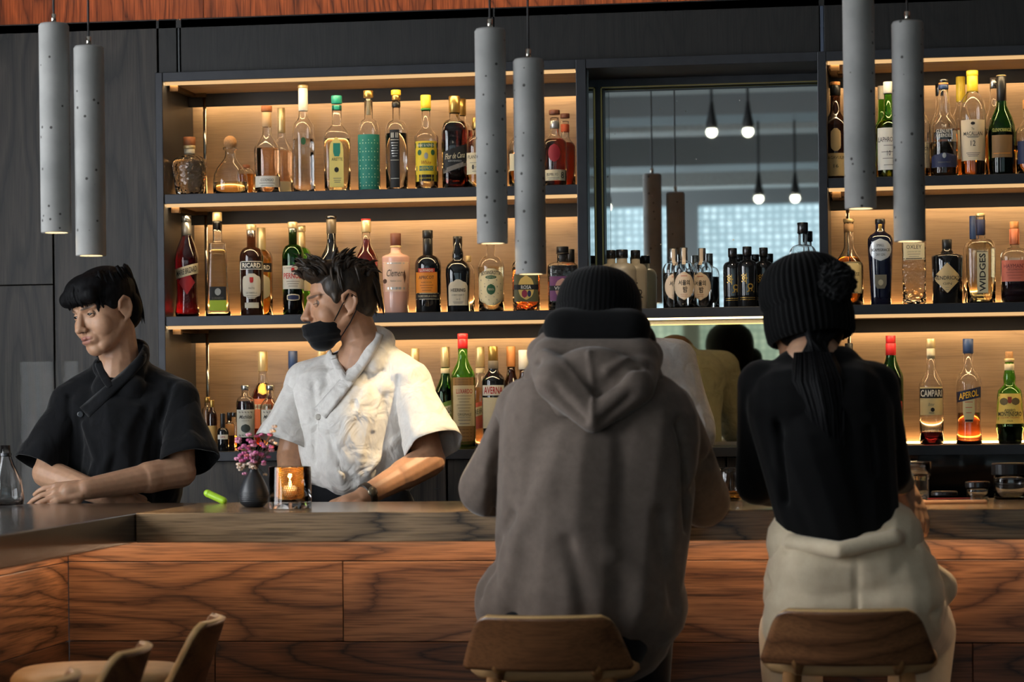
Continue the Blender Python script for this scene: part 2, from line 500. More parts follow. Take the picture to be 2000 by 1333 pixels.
# ---------------------------------------------------------------- the back-bar shelving
bs = empty('bar_shelving', ((XL0+XR)/2, YS, 0))
tag(bs, 'backlit dark steel bar shelving with oak back panels and a mirrored middle bay', 'shelving')
def bpart(name, mb, mat, bev=0.0, smooth=False):
    o = mb.build(name, mat, bs, smooth)
    o.matrix_parent_inverse = Matrix.Translation(bs.location).inverted()
    if bev: add_bevel(o, bev)
    return o
for (x0, x1) in [(XL0, XL1), (XM0, XM1), (XM2, XM3), (XR, XR+0.03)]:
    bpart('frame_post', MB().box(x0, x1, YS-0.012, YB, Z3-TH, Z_TOP), M_frame, 0.002)
for (x0, x1) in [(XL1, XM0), (XM1, XM2), (XM3, XR)]:
    bpart('frame_top', MB().box(x0, x1, YS-0.010, YB, Z_TOP-0.03, Z_TOP), M_frame, 0.0015)
for (x0, x1) in [(XL1, XM0), (XM3, XR)]:
    for z in (Z1, Z2, Z3):
        bpart('shelf', MB().box(x0, x1, YS-0.006, YB, z-TH, z), M_frame, 0.0015)
    # oak back panel of each bay, dark rail under each shelf, light strips
    for (za, zb) in [(Z1, Z_TOP-0.03), (Z2, Z1-TH), (Z3, Z2-TH)]:
        bpart('back_panel', MB().box(x0, x1, YB, YB+0.02, za, zb), M_backp)
        bpart('back_rail', MB().box(x0, x1, YB-0.052, YB-0.046, zb-0.050, zb), M_rail, 0.001)
        bpart('led_strip', MB().box(x0+0.01, x1-0.01, YB-0.040, YB-0.030, zb-0.034, zb-0.028), M_ledt)
        bpart('oak_soffit', MB().box(x0+0.002, x1-0.002, YS+0.036, YB-0.053, zb-0.006, zb), M_backp)
        bpart('led_channel', MB().box(x0+0.004, x1-0.004, YS+0.004, YS+0.010, zb-0.011, zb), M_diff)
        bpart('led_strip', MB().box(x0+0.01, x1-0.01, YS+0.013, YS+0.027, zb-0.007, zb), M_led)
        bpart('led_strip', MB().box(x0+0.01, x1-0.01, YB-0.018, YB-0.008, za, za+0.006), M_ledb)
    # chrome uprights and brackets at the bay's end
    for (za, zb) in [(Z1, Z_TOP-0.03), (Z2, Z1-TH), (Z3, Z2-TH)]:
        xq = x0 + 0.055
        bpart('upright_rod', MB().tube([(xq, YB-0.05, za), (xq, YB-0.05, zb)], 0.006, 10), M_chrome, smooth=True)
        bpart('bracket', MB().box(x0+0.008, x0+0.03, YS+0.05, YB-0.04, zb-0.018, zb-0.006).box(x0+0.03, xq+0.01, YB-0.07, YB-0.04, zb-0.018, zb-0.006).box(x0+0.012, x0+0.04, YS+0.03, YS+0.05, zb-0.028, zb-0.006), M_bronze, 0.001)
# middle bay
bpart('shelf', MB().box(XM1, XM2, YS-0.006, YB-0.02, Z2-TH, Z2), M_frame, 0.0015)
def dust(mat):
    N, L = mat.node_tree.nodes, mat.node_tree.links
    b = N['Principled BSDF']
    tc = N.new('ShaderNodeTexCoord'); vz = N.new('ShaderNodeTexVoronoi'); vz.inputs['Scale'].default_value = 34
    L.new(tc.outputs['Object'], vz.inputs['Vector'])
    sx = N.new('ShaderNodeSeparateColor'); L.new(vz.outputs['Color'], sx.inputs[0])
    th = N.new('ShaderNodeMath'); th.operation = 'MULTIPLY_ADD'; th.inputs[1].default_value = 0.22; th.inputs[2].default_value = -0.12
    L.new(sx.outputs[0], th.inputs[0])
    lt = N.new('ShaderNodeMath'); lt.operation = 'LESS_THAN'; L.new(vz.outputs['Distance'], lt.inputs[0]); L.new(th.outputs[0], lt.inputs[1])
    d = N.new('ShaderNodeBsdfDiffuse'); d.inputs[0].default_value = (.85, .85, .82, 1)
    mx = N.new('ShaderNodeMixShader'); L.new(lt.outputs[0], mx.inputs[0]); L.new(b.outputs[0], mx.inputs[1]); L.new(d.outputs[0], mx.inputs[2])
    L.new(mx.outputs[0], N['Material Output'].inputs['Surface'])
dust(M_mirror)
bpart('mirror', MB().box(XM1+0.02, XM2-0.004, YB-0.03, YB-0.02, Z2, Z_TOP-0.055), M_mirror)
bpart('mirror_frame', MB().box(XM1, XM1+0.02, YB-0.06, YB-0.02, Z2, Z_TOP-0.03).box(XM1+0.02, XM2, YB-0.06, YB-0.02, Z_TOP-0.055, Z_TOP-0.03), M_frame)
bpart('mirror_edge', MB().box(XM1+0.012, XM1+0.017, YB-0.066, YB-0.06, Z2, Z_TOP-0.055).box(XM1+0.012, XM2-0.003, YB-0.066, YB-0.06, Z_TOP-0.059, Z_TOP-0.055), M_brass)
bpart('mirror_side', MB().box(XM1, XM1+0.003, YS+0.03, YB-0.06, Z2, Z_TOP-0.03), M_mirror)
bpart('mirror', MB().box(XM1+0.01, XM2-0.01, YB-0.03, YB-0.02, Z3+0.012, Z2-TH-0.012), M_mirror2)
bpart('mirror_edge', MB().box(XM1, XM2, YB-0.034, YB-0.02, Z3, Z3+0.012), M_chrome)
bpart('mirror_edge', MB().box(XM1, XM2, YB-0.034, YB-0.02, Z2-TH-0.012, Z2-TH), M_chrome)
bpart('shelf', MB().box(XM1, XM2, YS-0.006, YB, Z3-TH, Z3), M_frame, 0.0015)
bpart('led_strip', MB().box(XM1+0.02, XM2-0.02, YS+0.013, YS+0.022, Z2-TH-0.006, Z2-TH), emit('led_strip_olive', (1.0, 0.74, 0.36), 5.0))

# dark cabinet and glossy splashback below the bottom shelf
bc = empty('back_counter', (-1.0, YS, 0)); tag(bc, 'dark oak base cabinet under the lit bottle shelves behind the bar', 'cabinet')
def cpart(name, mb, mat, bev=0.0):
    o = mb.build(name, mat, bc); o.matrix_parent_inverse = Matrix.Translation(bc.location).inverted()
    if bev: add_bevel(o, bev)
    return o
cpart('body', MB().box(XL1+0.02, XR-0.02, YS+0.05, YB-0.03, 0.0, 0.88), M_rail)
x = XL1+0.02
nd = 0
while x < -0.3:
    cpart('door', MB().box(x+0.002, x+0.446, YS+0.03, YS+0.05, 0.1, Z3-TH-0.001), M_wall, 0.002); x += 0.45; nd += 1
cpart('worktop', MB().box(XL1+0.02, XR-0.02, YS-0.0, YB-0.03, 0.88, 0.90), M_frame)
cpart('splashback', MB().box(XM3, XR-0.02, YB-0.07, YB-0.05, 0.9, Z3-TH-0.001), plain('black_gloss_glass', (0.012, 0.012, 0.014), rough=0.06, coat=0.5))

# ---------------------------------------------------------------- the bar
bar = empty('bar_counter', (-1.0, 0.2, 0)); tag(bar, 'L shaped oak bar counter with a warmly lit plank front', 'bar counter')
def kpart(name, mb, mat, bev=0.0, org=None):
    o = mb.build(name, mat, bar, origin=org); o.matrix_parent_inverse = Matrix.Translation(bar.location).inverted()
    if bev: add_bevel(o, bev)
    return o
CX = P(265, 1003, 0.0).x
XE = 1.4
Q0 = PZ(0, 1046, ZC)                        # point on the return's inner edge
rd = (Vector((Q0.x, Q0.y)) - Vector((CX, 0.0))).normalized()     # direction of the return, towards the room
RL = 3.2
rn = Vector((rd.y, -rd.x))                  # to the left of the return
if rn.x > 0: rn = -rn
W = 0.62
e0 = Vector((CX, 0.0)); e1 = e0 + rd*RL
f1 = e1 + rn*W
YCB = 0.64
f0 = e0 + rn*W
tt = (YCB - f0.y)/rd.y
f2 = f0 + rd*tt
o = kpart('countertop', MB().box(CX, XE, 0.0, YCB, ZCB, ZC), M_top, 0.0025)
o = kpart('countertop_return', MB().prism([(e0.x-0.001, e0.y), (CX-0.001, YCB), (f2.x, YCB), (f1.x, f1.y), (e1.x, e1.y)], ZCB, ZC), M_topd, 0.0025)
YPN = 0.20
ZA, ZBm = 0.951, 0.745
CPX = P(133, 1100, YPN).x
# front planks: three rows
r1 = [CPX, -0.9, 0.5, XE]
r2 = [CPX, P(670, 1180, YPN).x, P(1207, 1180, YPN).x, P(1744, 1180, YPN).x, 0.66, XE]
r3 = [CPX, P(420, 1300, YPN).x, P(1160, 1300, YPN).x, P(1900, 1300, YPN).x, 0.9, XE]
for row, za, zb, mt in [(r1, ZA+0.001, ZCB, M_front), (r2, ZBm+0.0012, ZA-0.0012, M_front), (r3, 0.52, ZBm-0.0012, M_front_dim), (r2, 0.28, 0.518, M_front_dim), (r3, 0.02, 0.278, M_front_dim)]:
    for i in range(len(row)-1):
        x0, x1 = row[i]+0.0012, row[i+1]-0.0012
        kpart('plank', MB().box(x0, x1, YPN, YPN+0.022, za, zb, bev=0.0012), mt, org=((x0+x1)/2, YPN, (za+zb)/2))
kpart('carcass', MB().box(CPX-0.02, XE, YPN+0.022, YPN+0.05, 0.0, ZCB), M_rail)
# return planks
pc = Vector((CPX, YPN))
for za, zb, mt in [(ZA+0.001, ZCB, M_frontY), (ZBm+0.0012, ZA-0.0012, M_frontY), (0.52, ZBm-0.0012, M_front_dimY), (0.28, 0.518, M_front_dimY), (0.02, 0.278, M_front_dimY)]:
    s0 = 0.0
    for ln in (1.5, 1.6):
        a = pc + rd*(s0+0.0012); b_ = pc + rd*(s0+ln-0.0012)
        q = rn*0.022
        mid = (a+b_)/2
        oo = kpart('plank', MB().prism([a, b_, b_+q, a+q], za, zb), mt, 0.0012, org=(mid.x, mid.y, (za+zb)/2))
        s0 += ln
# lit strips under the counter edge
M_ledc = emit('led_strip_counter', (1.0, 0.70, 0.45), 15.0)
kpart('led_strip', MB().box(CPX+0.01, XE-0.02, YPN-0.075, YPN-0.060, ZCB-0.006, ZCB-0.0002), M_ledc)
a = pc + rd*0.05 - rn*0.06; b_ = pc + rd*3.0 - rn*0.06
kpart('led_strip', MB().prism([a, b_, b_-rn*0.015, a-rn*0.015], ZCB-0.006, ZCB-0.0002), M_ledc)
kpart('foot_rail', MB().tube([(CPX+0.2, 0.06, 0.25), (XE, 0.06, 0.25)], 0.02, 12), M_brass)

# ---------------------------------------------------------------- pendant lamps
def concrete_mat():
    m, N, L, b = _nt('cast_concrete')
    tc = N.new('ShaderNodeTexCoord')
    nz = N.new('ShaderNodeTexNoise'); nz.inputs['Scale'].default_value = 9; nz.inputs['Detail'].default_value = 6
    L.new(tc.outputs['Object'], nz.inputs['Vector'])
    rp = N.new('ShaderNodeValToRGB'); rp.color_ramp.elements[0].position = 0.3; rp.color_ramp.elements[1].position = 0.75
    rp.color_ramp.elements[0].color = (*srgb(134, 134, 132), 1); rp.color_ramp.elements[1].color = (*srgb(162, 161, 158), 1)
    L.new(nz.outputs['Fac'], rp.inputs['Fac'])
    vz = N.new('ShaderNodeTexVoronoi'); vz.inputs['Scale'].default_value = 42
    oi = N.new('ShaderNodeObjectInfo'); cb = N.new('ShaderNodeVectorMath'); cb.operation = 'ADD'
    L.new(tc.outputs['Object'], cb.inputs[0]); L.new(oi.outputs['Location'], cb.inputs[1]); L.new(cb.outputs[0], vz.inputs['Vector'])
    # only a few cells hold a pit
    sp = N.new('ShaderNodeMath'); sp.operation = 'LESS_THAN'; sp.inputs[1].default_value = 0.16
    L.new(vz.outputs['Distance'], sp.inputs[0])
    sx = N.new('ShaderNodeSeparateColor'); L.new(vz.outputs['Color'], sx.inputs[0])
    g2 = N.new('ShaderNodeMath'); g2.operation = 'GREATER_THAN'; g2.inputs[1].default_value = 0.5
    L.new(sx.outputs[0], g2.inputs[0])
    mm = N.new('ShaderNodeMath'); mm.operation = 'MULTIPLY'; L.new(sp.outputs[0], mm.inputs[0]); L.new(g2.outputs[0], mm.inputs[1])
    mx = N.new('ShaderNodeMix'); mx.data_type = 'RGBA'
    L.new(mm.outputs[0], mx.inputs['Factor']); L.new(rp.outputs['Color'], mx.inputs[6]); mx.inputs[7].default_value = (*srgb(64, 62, 60), 1)
    L.new(mx.outputs[2], b.inputs['Base Color'])
    bp = N.new('ShaderNodeBump'); bp.inputs['Strength'].default_value = 0.4; bp.inputs['Distance'].default_value = 0.003; bp.invert = True
    L.new(mm.outputs[0], bp.inputs['Height']); L.new(bp.outputs['Normal'], b.inputs['Normal'])
    b.inputs['Roughness'].default_value = 0.85
    return m
M_conc = concrete_mat()
M_cord = plain('black_cord', (0.008, 0.008, 0.009), rough=0.6)
M_bulb = emit('pendant_bulb', (1.0, 0.72, 0.36), 24.0)
YPD = 0.10
pend = [(110, 455, 'concrete tube pendant lamp, higher of the pair above the black-shirted bartender', 1),
        (178, 500, 'concrete tube pendant lamp, lower of the pair above the black-shirted bartender', 1),
        (962, 476, 'concrete tube pendant lamp, higher of the pair hanging before the bottle shelves by the mirror', 2),
        (1037, 536, 'concrete tube pendant lamp, lower of the pair hanging just above the hooded customer', 2),
        (1681, 408, 'concrete tube pendant lamp, higher of the pair before the whisky shelf', 3),
        (1777, 472, 'concrete tube pendant lamp, lower of the pair before the whisky shelf', 3)]
for (px, py, lab, grp) in pend:
    c = P(px, py, YPD)
    R, Ln = 0.0385, 0.535
    root = empty('pendant_lamp', c)
    tag(root, lab, 'lamp', 'concrete pendant lamps over the bar')
    prof = [(R-0.008, 0.0), (R-0.001, 0.0), (R, 0.002), (R, Ln-0.006), (R-0.004, Ln), (0.007, Ln), (0.007, Ln-0.01), (R-0.010, Ln-0.02), (R-0.010, 0.0)]
    mb = MB(); mb.lathe(prof, 40, cap=False)
    n = 40; m_ = len(prof)
    mb.build('shade', M_conc, root, smooth=True)
    MB().lathe([(0.0065, 0), (0.0065, 0.028), (0.003, 0.03)], 12, (0, 0, Ln-0.004)).build('cord_grip', M_chrome, root, smooth=True)
    zt = ZCE - c.z
    MB().tube([(0, 0, Ln+0.02), (0, 0, zt)], 0.0028, 8).build('cord', M_cord, root)
    MB().lathe([(0.05, 0), (0.05, 0.02)], 20, (0, 0, zt-0.02)).build('ceiling_rose', M_cord, root)
    MB().lathe([(0.020, 0), (0.020, 0.012)], 16, (0, 0, 0.006)).build('bulb', M_bulb, root)
    ld = bpy.data.lights.new('pendant_light', 'SPOT'); ld.energy = 11; ld.color = (1.0, 0.72, 0.40); ld.spot_size = 0.95; ld.spot_blend = 0.6; ld.shadow_soft_size = 0.02
    lo = bpy.data.objects.new('pendant_light', ld); COL.objects.link(lo); lo.parent = root; lo.location = (0, 0, -0.002)

# ceiling spotlights aimed at the bar's working side (out of the frame)
def ceiling_spot(x, y, z, tx, ty, tz, en, size, col=(1.0, 0.74, 0.42), blend=0.3, soft=0.03, lab=''):
    root = empty('ceiling_spotlight', (x, y, z)); tag(root, lab, 'lamp', 'ceiling spotlights')
    d = (Vector((tx, ty, tz)) - Vector((x, y, z))).normalized()
    q = d.to_track_quat('-Z', 'Y')
    mb = MB().lathe([(0.035, -0.06), (0.04, -0.05), (0.04, 0.08), (0.02, 0.09)], 20)
    o = mb.build('housing', M_cord, root, smooth=True); o.rotation_mode = 'QUATERNION'; o.rotation_quaternion = q
    MB().tube([(0, 0, 0.05), (0, 0, ZCE - z)], 0.008, 8).build('stem', M_cord, root)
    ld = bpy.data.lights.new('spot_light', 'SPOT'); ld.energy = en; ld.color = col; ld.spot_size = size; ld.spot_blend = blend; ld.shadow_soft_size = soft
    lo = bpy.data.objects.new('spot_light', ld); COL.objects.link(lo); lo.parent = root; lo.rotation_mode = 'QUATERNION'; lo.rotation_quaternion = q
    lo.location = d*0.08
ceiling_spot(-0.25, 0.45, 3.35, -1.36, 1.04, 1.22, 420, 0.22, lab='black ceiling spotlight aimed down at the white-shirted bartender')
ceiling_spot(-0.55, 0.9, 3.35, -0.62, 2.0, 1.70, 70, 0.42, lab='added unseen spotlight brightening the bottles before the mirror')  # lamp added out of view to brighten these bottles

# small pendant bulbs over the dining tables, seen in the bar mirror
M_globe = emit('dining_bulb', (1.0, 0.93, 0.72), 9.0)
YV = lambda y: 2*(YB-0.03) - y
for (px, py, yy, lb_) in [(1390, 258, -4.6, 'of the pair near the bar, towards the street windows'), (1461, 257, -4.6, 'of the pair near the bar, away from the street windows'), (1482, 388, -7.5, 'of the far row, middle of three'), (1553, 387, -7.5, 'of the far row, farthest from the street windows'), (1185, 405, -7.5, 'of the far row, nearest the street windows')]:
    v = P(px, py, YV(yy))
    root = empty('dining_pendant', (v.x, yy, v.z)); tag(root, 'dining room globe bulb ' + lb_, 'lamp', 'dining room bulbs')
    MB().ball((0, 0, 0), 0.032, 14, 10).build('bulb', M_globe, root, smooth=True)
    MB().lathe([(0.032, 0.018), (0.036, 0.04), (0.02, 0.11), (0.01, 0.18)], 14).build('holder', M_cord, root, smooth=True)
    MB().tube([(0, 0, 0.17), (0, 0, ZCE-v.z)], 0.008, 8).build('cord', M_cord, root)
# ================================================================ BOTTLES
_TX = {}
def text_geo(body, bold=0.0, shear=0.0):
    k = (body, bold, shear)
    if k in _TX: return _TX[k]
    cu = bpy.data.curves.new('tx', 'FONT')
    cu.body = body; cu.resolution_u = 2; cu.offset = bold; cu.shear = shear
    ob = bpy.data.objects.new('tx', cu); COL.objects.link(ob)
    dg = bpy.context.evaluated_depsgraph_get()
    me = bpy.data.meshes.new_from_object(ob.evaluated_get(dg))
    v = np.array([q.co[:2] for q in me.vertices]) if len(me.vertices) else np.zeros((1, 2))
    f = [tuple(pl.vertices) for pl in me.polygons]
    bpy.data.objects.remove(ob); bpy.data.meshes.remove(me); bpy.data.curves.remove(cu)
    lo, hi = v.min(0), v.max(0)
    v = (v - (lo+hi)/2) / np.maximum(hi-lo, 1e-6)        # unit box, centred
    _TX[k] = (v, f)
    return _TX[k]

def pm(r, g, b, rough=0.6, metal=0.0):
    return plain('ink_%d_%d_%d_%d%d' % (r, g, b, int(rough*10), int(metal*10)), srgb(r, g, b), rough=rough, metal=metal)
INK = pm(34, 30, 28); WHITE = pm(232, 228, 216); CREAM = pm(226, 212, 176); RED = pm(178, 36, 34); GOLD = pm(206, 168, 84, 0.35, 0.6)
GREY = pm(120, 114, 106); GREENI = pm(40, 92, 58); TEAL = pm(40, 138, 122); NAVY = pm(30, 40, 78); ORANGE = pm(228, 140, 40); YELL = pm(232, 204, 52)
BLACKP = pm(20, 20, 22); PAPER = pm(212, 200, 176); SILV = pm(190, 188, 184, 0.3, 0.7); PINKP = pm(206, 112, 92)
# caps
C_BLACK = plain('cap_black', (0.012, 0.012, 0.013), rough=0.35); C_GOLD = plain('cap_gold', srgb(196, 160, 90), rough=0.3, metal=0.8)
C_PALE = plain('cap_pale_gold', srgb(224, 200, 150), rough=0.35, metal=0.5); C_CORK = plain('cap_cork', srgb(186, 138, 92), rough=0.8, noise=0.2, nscale=200)
C_WOOD = plain('cap_wood', srgb(160, 96, 56), rough=0.6, noise=0.2, nscale=90); C_BROWN = plain('cap_brown', srgb(104, 58, 42), rough=0.5)
C_TEAL = plain('cap_teal', srgb(40, 150, 130), rough=0.4); C_YEL = plain('cap_yellow', srgb(240, 206, 62), rough=0.4); C_RED = plain('cap_red', srgb(196, 40, 44), rough=0.4)
C_NAVY = plain('cap_navy', srgb(44, 66, 110), rough=0.4); C_SILV = plain('cap_silver', srgb(190, 190, 188), rough=0.25, metal=0.9); C_WHITE = plain('cap_white', srgb(230, 226, 216), rough=0.4)
C_ORNG = plain('cap_orange', srgb(222, 150, 90), rough=0.4); C_GUN = plain('cap_gunmetal', srgb(84, 84, 86), rough=0.25, metal=0.9); C_SALM = plain('cap_salmon', srgb(224, 132, 92), rough=0.5)
# glass and drinks
G_CLR = glass('clear_glass', (1, 1, 1)); G_TEX = glass('hammered_glass', (1, 0.98, 0.94), 0.02, bump=0.5, bscale=75); G_GRN = glass('green_glass', (0.35, 0.78, 0.22))
G_DKG = glass('dark_green_glass', (0.10, 0.34, 0.08)); G_FROST = glass('frosted_glass', (0.98, 0.97, 0.95), 0.22)
G_BRN = plain('brown_glass', srgb(46, 22, 12), rough=0.06, coat=0.6); G_BLK = plain('black_glass', (0.006, 0.007, 0.009), rough=0.05, coat=0.7)
G_NAVYG = plain('ink_blue_glass', srgb(14, 18, 40), rough=0.06, coat=0.7); G_GREYF = plain('grey_satin_glass', srgb(164, 156, 142), rough=0.4)
G_PINK = plain('pink_lacquer', srgb(226, 176, 158), rough=0.22, coat=0.4)
def liq(name, col): return glass('drink_'+name, col, 0.0, 1.34)
Q_AMB = liq('amber', (0.92, 0.42, 0.08)); Q_WHI = liq('whisky', (0.85, 0.36, 0.07)); Q_RUM = liq('rum', (0.30, 0.03, 0.01)); Q_RED = liq('red', (0.75, 0.04, 0.05))
Q_ORG = liq('orange', (1.0, 0.28, 0.08)); Q_PINK = liq('pink', (1.0, 0.66, 0.40)); Q_CLR = liq('clear', (0.97, 0.98, 0.98)); Q_GLD = liq('gold', (1.0, 0.82, 0.42))
Q_DRK = plain('drink_dark', srgb(22, 9, 10), rough=0.08); Q_PUR = plain('drink_cassis', srgb(36, 8, 30), rough=0.08); Q_MAR = liq('maroon', (0.38, 0.03, 0.03)); Q_YEL = liq('straw', (1.0, 0.93, 0.66))

def std(zs, zn, rn, ze, base=0.96, body=1.0, n=8, kind='round'):
    pr = [(0.0, base*0.86), (0.008, base*0.95), (0.025, base)]
    pr += [(zs*0.5, (base+body)/2*1.0), (zs, body)]
    for i in range(1, n+1):
        t = i/n
        if kind == 'round': r = rn + (body-rn)*math.sqrt(max(0, 1-t*t))
        else: r = rn + (body-rn)*(0.5+0.5*math.cos(math.pi*t))
        pr.append((zs+(zn-zs)*t, r))
    pr.append((ze, rn*0.97))
    return pr
def slp(zs, zn, rn, ze, base=0.96, body=1.0): return std(zs, zn, rn, ze, base, body, kind='slope')

def se_ring(r, d, p, n):
    out = []
    for i in range(n):
        a = 2*math.pi*(i+0.5)/n
        c, s = math.cos(a), math.sin(a)
        out.append((r*math.copysign(abs(c)**(2.0/p), c), r*d*math.copysign(abs(s)**(2.0/p), s)))
    return out

def loft(prof, d, p, n, closed_top=True):
    v = []; f = []
    m = len(prof)
    for (z, r) in prof:
        for (x, y) in se_ring(r, d, p, n): v.append((x, y, z))
    for j in range(m-1):
        for i in range(n):
            k = (i+1) % n
            f.append((j*n+i, j*n+k, (j+1)*n+k, (j+1)*n+i))
    f.append(tuple(range(n))[::-1])
    if closed_top: f.append(tuple((m-1)*n+i for i in range(n)))
    return v, f

def T(txt, z, h, w, mat=None, u=0.0, slope=0.0, rot=False, bold=0.0, shear=0.0, arc=0.0):
    return dict(txt=txt, z=z, h=h, w=w, mat=mat or INK, u=u, slope=slope, rot=rot, bold=bold, shear=shear, arc=arc)
def LB(z0, z1, w, mat, shape='rect', u=0.0, slope=0.0, texts=(), bars=(), eps=0.0008, name='label'):
    return dict(z0=z0, z1=z1, w=w, mat=mat, shape=shape, u=u, slope=slope, texts=texts, bars=bars, eps=eps, name=name)

def bottle(nm, Z, x0, x1, ytop, prof, gm, desc, liquid=None, caps=(), labels=(), Y=2.0, p=2.0, d=1.0, rot=0.0, cat='bottle', group='bottles on the back bar', n=28, ball=None, solid=None):
    xc = (x0+x1)/2.0
    base = P(xc, HORIZ, Y); base.z = Z
    H = P(xc, ytop, Y).z - Z
    R = (x1-x0)/2.0*MPP(xc, Y)
    tocam = math.atan2(CAM.x-base.x, -(CAM.y-base.y))
    root = empty(nm, base, tocam*0.9 + rot)
    tag(root, desc, cat, group)
    pr = [(z*H, r*R) for z, r in prof]
    opaque = (gm.node_tree.nodes['Principled BSDF'].inputs['Transmission Weight'].default_value < 0.5) if solid is None else solid
    zz = [q[0] for q in pr]; rr = [q[1] for q in pr]
    def rad(z): return float(np.interp(z, zz, rr))
    def surf(u, z, eps):
        r = max(rad(z), 1e-4); x = max(-0.985*r, min(0.985*r, u*R))
        return (x, -d*r*(1-abs(x/r)**p)**(1.0/p) - eps, z)
    if opaque:
        v, f = loft(pr, d, p, n)
        mesh_obj('glass_body', v, f, gm, root, True)
    else:
        th = min(0.0022, R*0.1)
        inner = [(max(z, 0.007 if i < 3 else z), max(r-th, 0.001)) for i, (z, r) in enumerate(pr)]
        inner = [(0.007, inner[2][1]*0.85)] + [q for q in inner if q[0] > 0.0085]
        v, f = loft(pr, d, p, n, False)
        f.append(tuple((len(pr)-1)*n+i for i in range(n)))
        v2, f2 = loft(inner, d, p, n, True)
        b0 = len(v)
        v = v + v2; f = f + [tuple(b0+i for i in fc[::-1]) for fc in f2]
        mesh_obj('glass_body', v, f, gm, root, True)
        if liquid:
            lev, lm = liquid
            zl = lev*H
            lp = [(z+0.0004 if i == 0 else z, r-0.0003) for i, (z, r) in enumerate(inner) if z < zl]
            rl = float(np.interp(zl, [q[0] for q in inner], [q[1] for q in inner])) - 0.0003
            lp.append((zl, rl))
            v, f = loft(lp, d, p, n)
            mesh_obj('liquid', v, f, lm, root, True)
    for (za, zb, rc, cm) in caps:
        rc *= R
        co_ = MB().lathe([(rc*0.94, za*H), (rc, za*H+0.001), (rc, zb*H-0.0015), (rc*0.93, zb*H)], 20).build('cap' if zb > 0.985 else 'neck_band', cm, root, smooth=False)
        for pl in co_.data.polygons: pl.use_smooth = len(pl.vertices) == 4
    if ball:
        zc_, rb, bm_ = ball
        MB().ball((0, 0, zc_*H), rb*R, 18, 12).build('stopper', bm_, root, smooth=True)
    for lb in labels:
        nr, nc = 9, 13
        v = []; f = []
        zc_ = (lb['z0']+lb['z1'])/2*H; hz = (lb['z1']-lb['z0'])/2*H
        sh = lb['shape']
        for j in range(nr):
            t = -1 + 2*j/(nr-1)
            if sh == 'oval': w = lb['w']*math.sqrt(max(0.0, 1-t*t*0.995)); 
            elif sh == 'diamond': w = lb['w']*(1-abs(t)*0.97)
            elif sh == 'arch': w = lb['w']*(1.0 if t < 0.45 else math.sqrt(max(0.02, 1-((t-0.45)/0.55)**2)))
            elif sh == 'round': w = lb['w']*(1.0 if abs(t) < 0.55 else math.sqrt(max(0.03, 1-((abs(t)-0.55)/0.45)**2*0.9)))
            elif sh == 'trap': w = lb['w']*(1.0-0.18*t)
            elif sh == 'shield': w = lb['w']*(1.0 if t > -0.4 else 1+(t+0.4)*0.6)
            else: w = lb['w']
            for i in range(nc):
                s = -1 + 2*i/(nc-1)
                u = lb['u'] + s*w
                v.append(surf(u, zc_ + t*hz + lb['slope']*u*R, lb['eps']))
        for j in range(nr-1):
            for i in range(nc-1):
                q = j*nc+i
                f.append((q, q+1, q+nc+1, q+nc))
        lo = mesh_obj(lb['name'], v, f, lb['mat'], root, True)
        for tx in lb['texts']:
            g_, fc = text_geo(tx['txt'], tx['bold'], tx['shear'])
            vv = []
            for (a, b_) in g_:
                if tx['rot']: a, b_ = -b_, a
                u = tx['u'] + a*tx['w']
                z = tx['z']*H + b_*tx['h']*H + tx['slope']*u*R - tx['arc']*(u**2)*R
                vv.append(surf(u, z, lb['eps']+0.0006))
            mesh_obj('lettering', vv, fc, tx['mat'], lo)
        for (zb_, wb_, hb_, mb_, ub_) in lb['bars']:
            vv = []; ff = []
            for i in range(7):
                u = ub_ + (-1+2*i/6)*wb_
                vv += [surf(u, zb_*H-hb_*H/2 + lb['slope']*u*R, lb['eps']+0.0005), surf(u, zb_*H+hb_*H/2 + lb['slope']*u*R, lb['eps']+0.0005)]
            ff = [(2*i, 2*i+2, 2*i+3, 2*i+1) for i in range(6)]
            mesh_obj('printed_band', vv, ff, mb_, lo)
    return root

GL = 'bottles on the back bar'
def fine(z0, z1, k, w, mat=None, u=0.0):
    """rows of tiny print"""
    return [(z0+(z1-z0)*i/max(1, k-1), w*(0.7+0.3*((i*7) % 3)/2), 0.006, mat or GREY, u) for i in range(k)]

# ---------------------------------------------------------------- top shelf, left bay
bottle('tequila_decanter', Z1, 341, 411, 268, [(0,.70),(.02,.78),(.2,.86),(.42,.97),(.5,1),(.56,.985),(.62,.88),(.67,.66),(.705,.38),(.72,.29),(.86,.28)], G_TEX, 'squat clear textured decanter bottle with a flat wooden stopper', (.6, Q_CLR), [(.72,.8,.30,PAPER),(.80,.86,.33,C_PALE),(.86,1,.34,C_WOOD)])
bottle('tequila_decanter', Z1, 421, 490, 265, [(0,.90),(.02,.97),(.12,1),(.24,.99),(.36,.92),(.46,.76),(.55,.52),(.62,.34),(.68,.29),(.75,.29),(.765,.40),(.80,.40)], G_CLR, 'low dome-shaped clear bottle with a ball cork stopper', (.22, Q_GLD), ball=(.89, .37, C_CORK), d=.75)
bottle('spirit_bottle', Z1, 470, 503, 322, std(.7,.9,.4,.94), G_CLR, 'small amber bottle standing half hidden between dome decanter and rose bottle', (.72, Q_AMB), [(.9,1,.45,C_WOOD)], Y=2.13)
bottle('tequila_bottle', Z1, 502, 553, 207, slp(.50,.70,.34,.94), G_CLR, 'rose-coloured spirit bottle with a square wooden cap and low white label', (.52, Q_PINK), [(.935,1,.42,C_WOOD),(.76,.93,.36,pm(206,170,128))], [LB(.075,.20,.9,WHITE,texts=[T('CODIGO',.155,.028,1.0)],bars=fine(.09,.12,2,.7))])
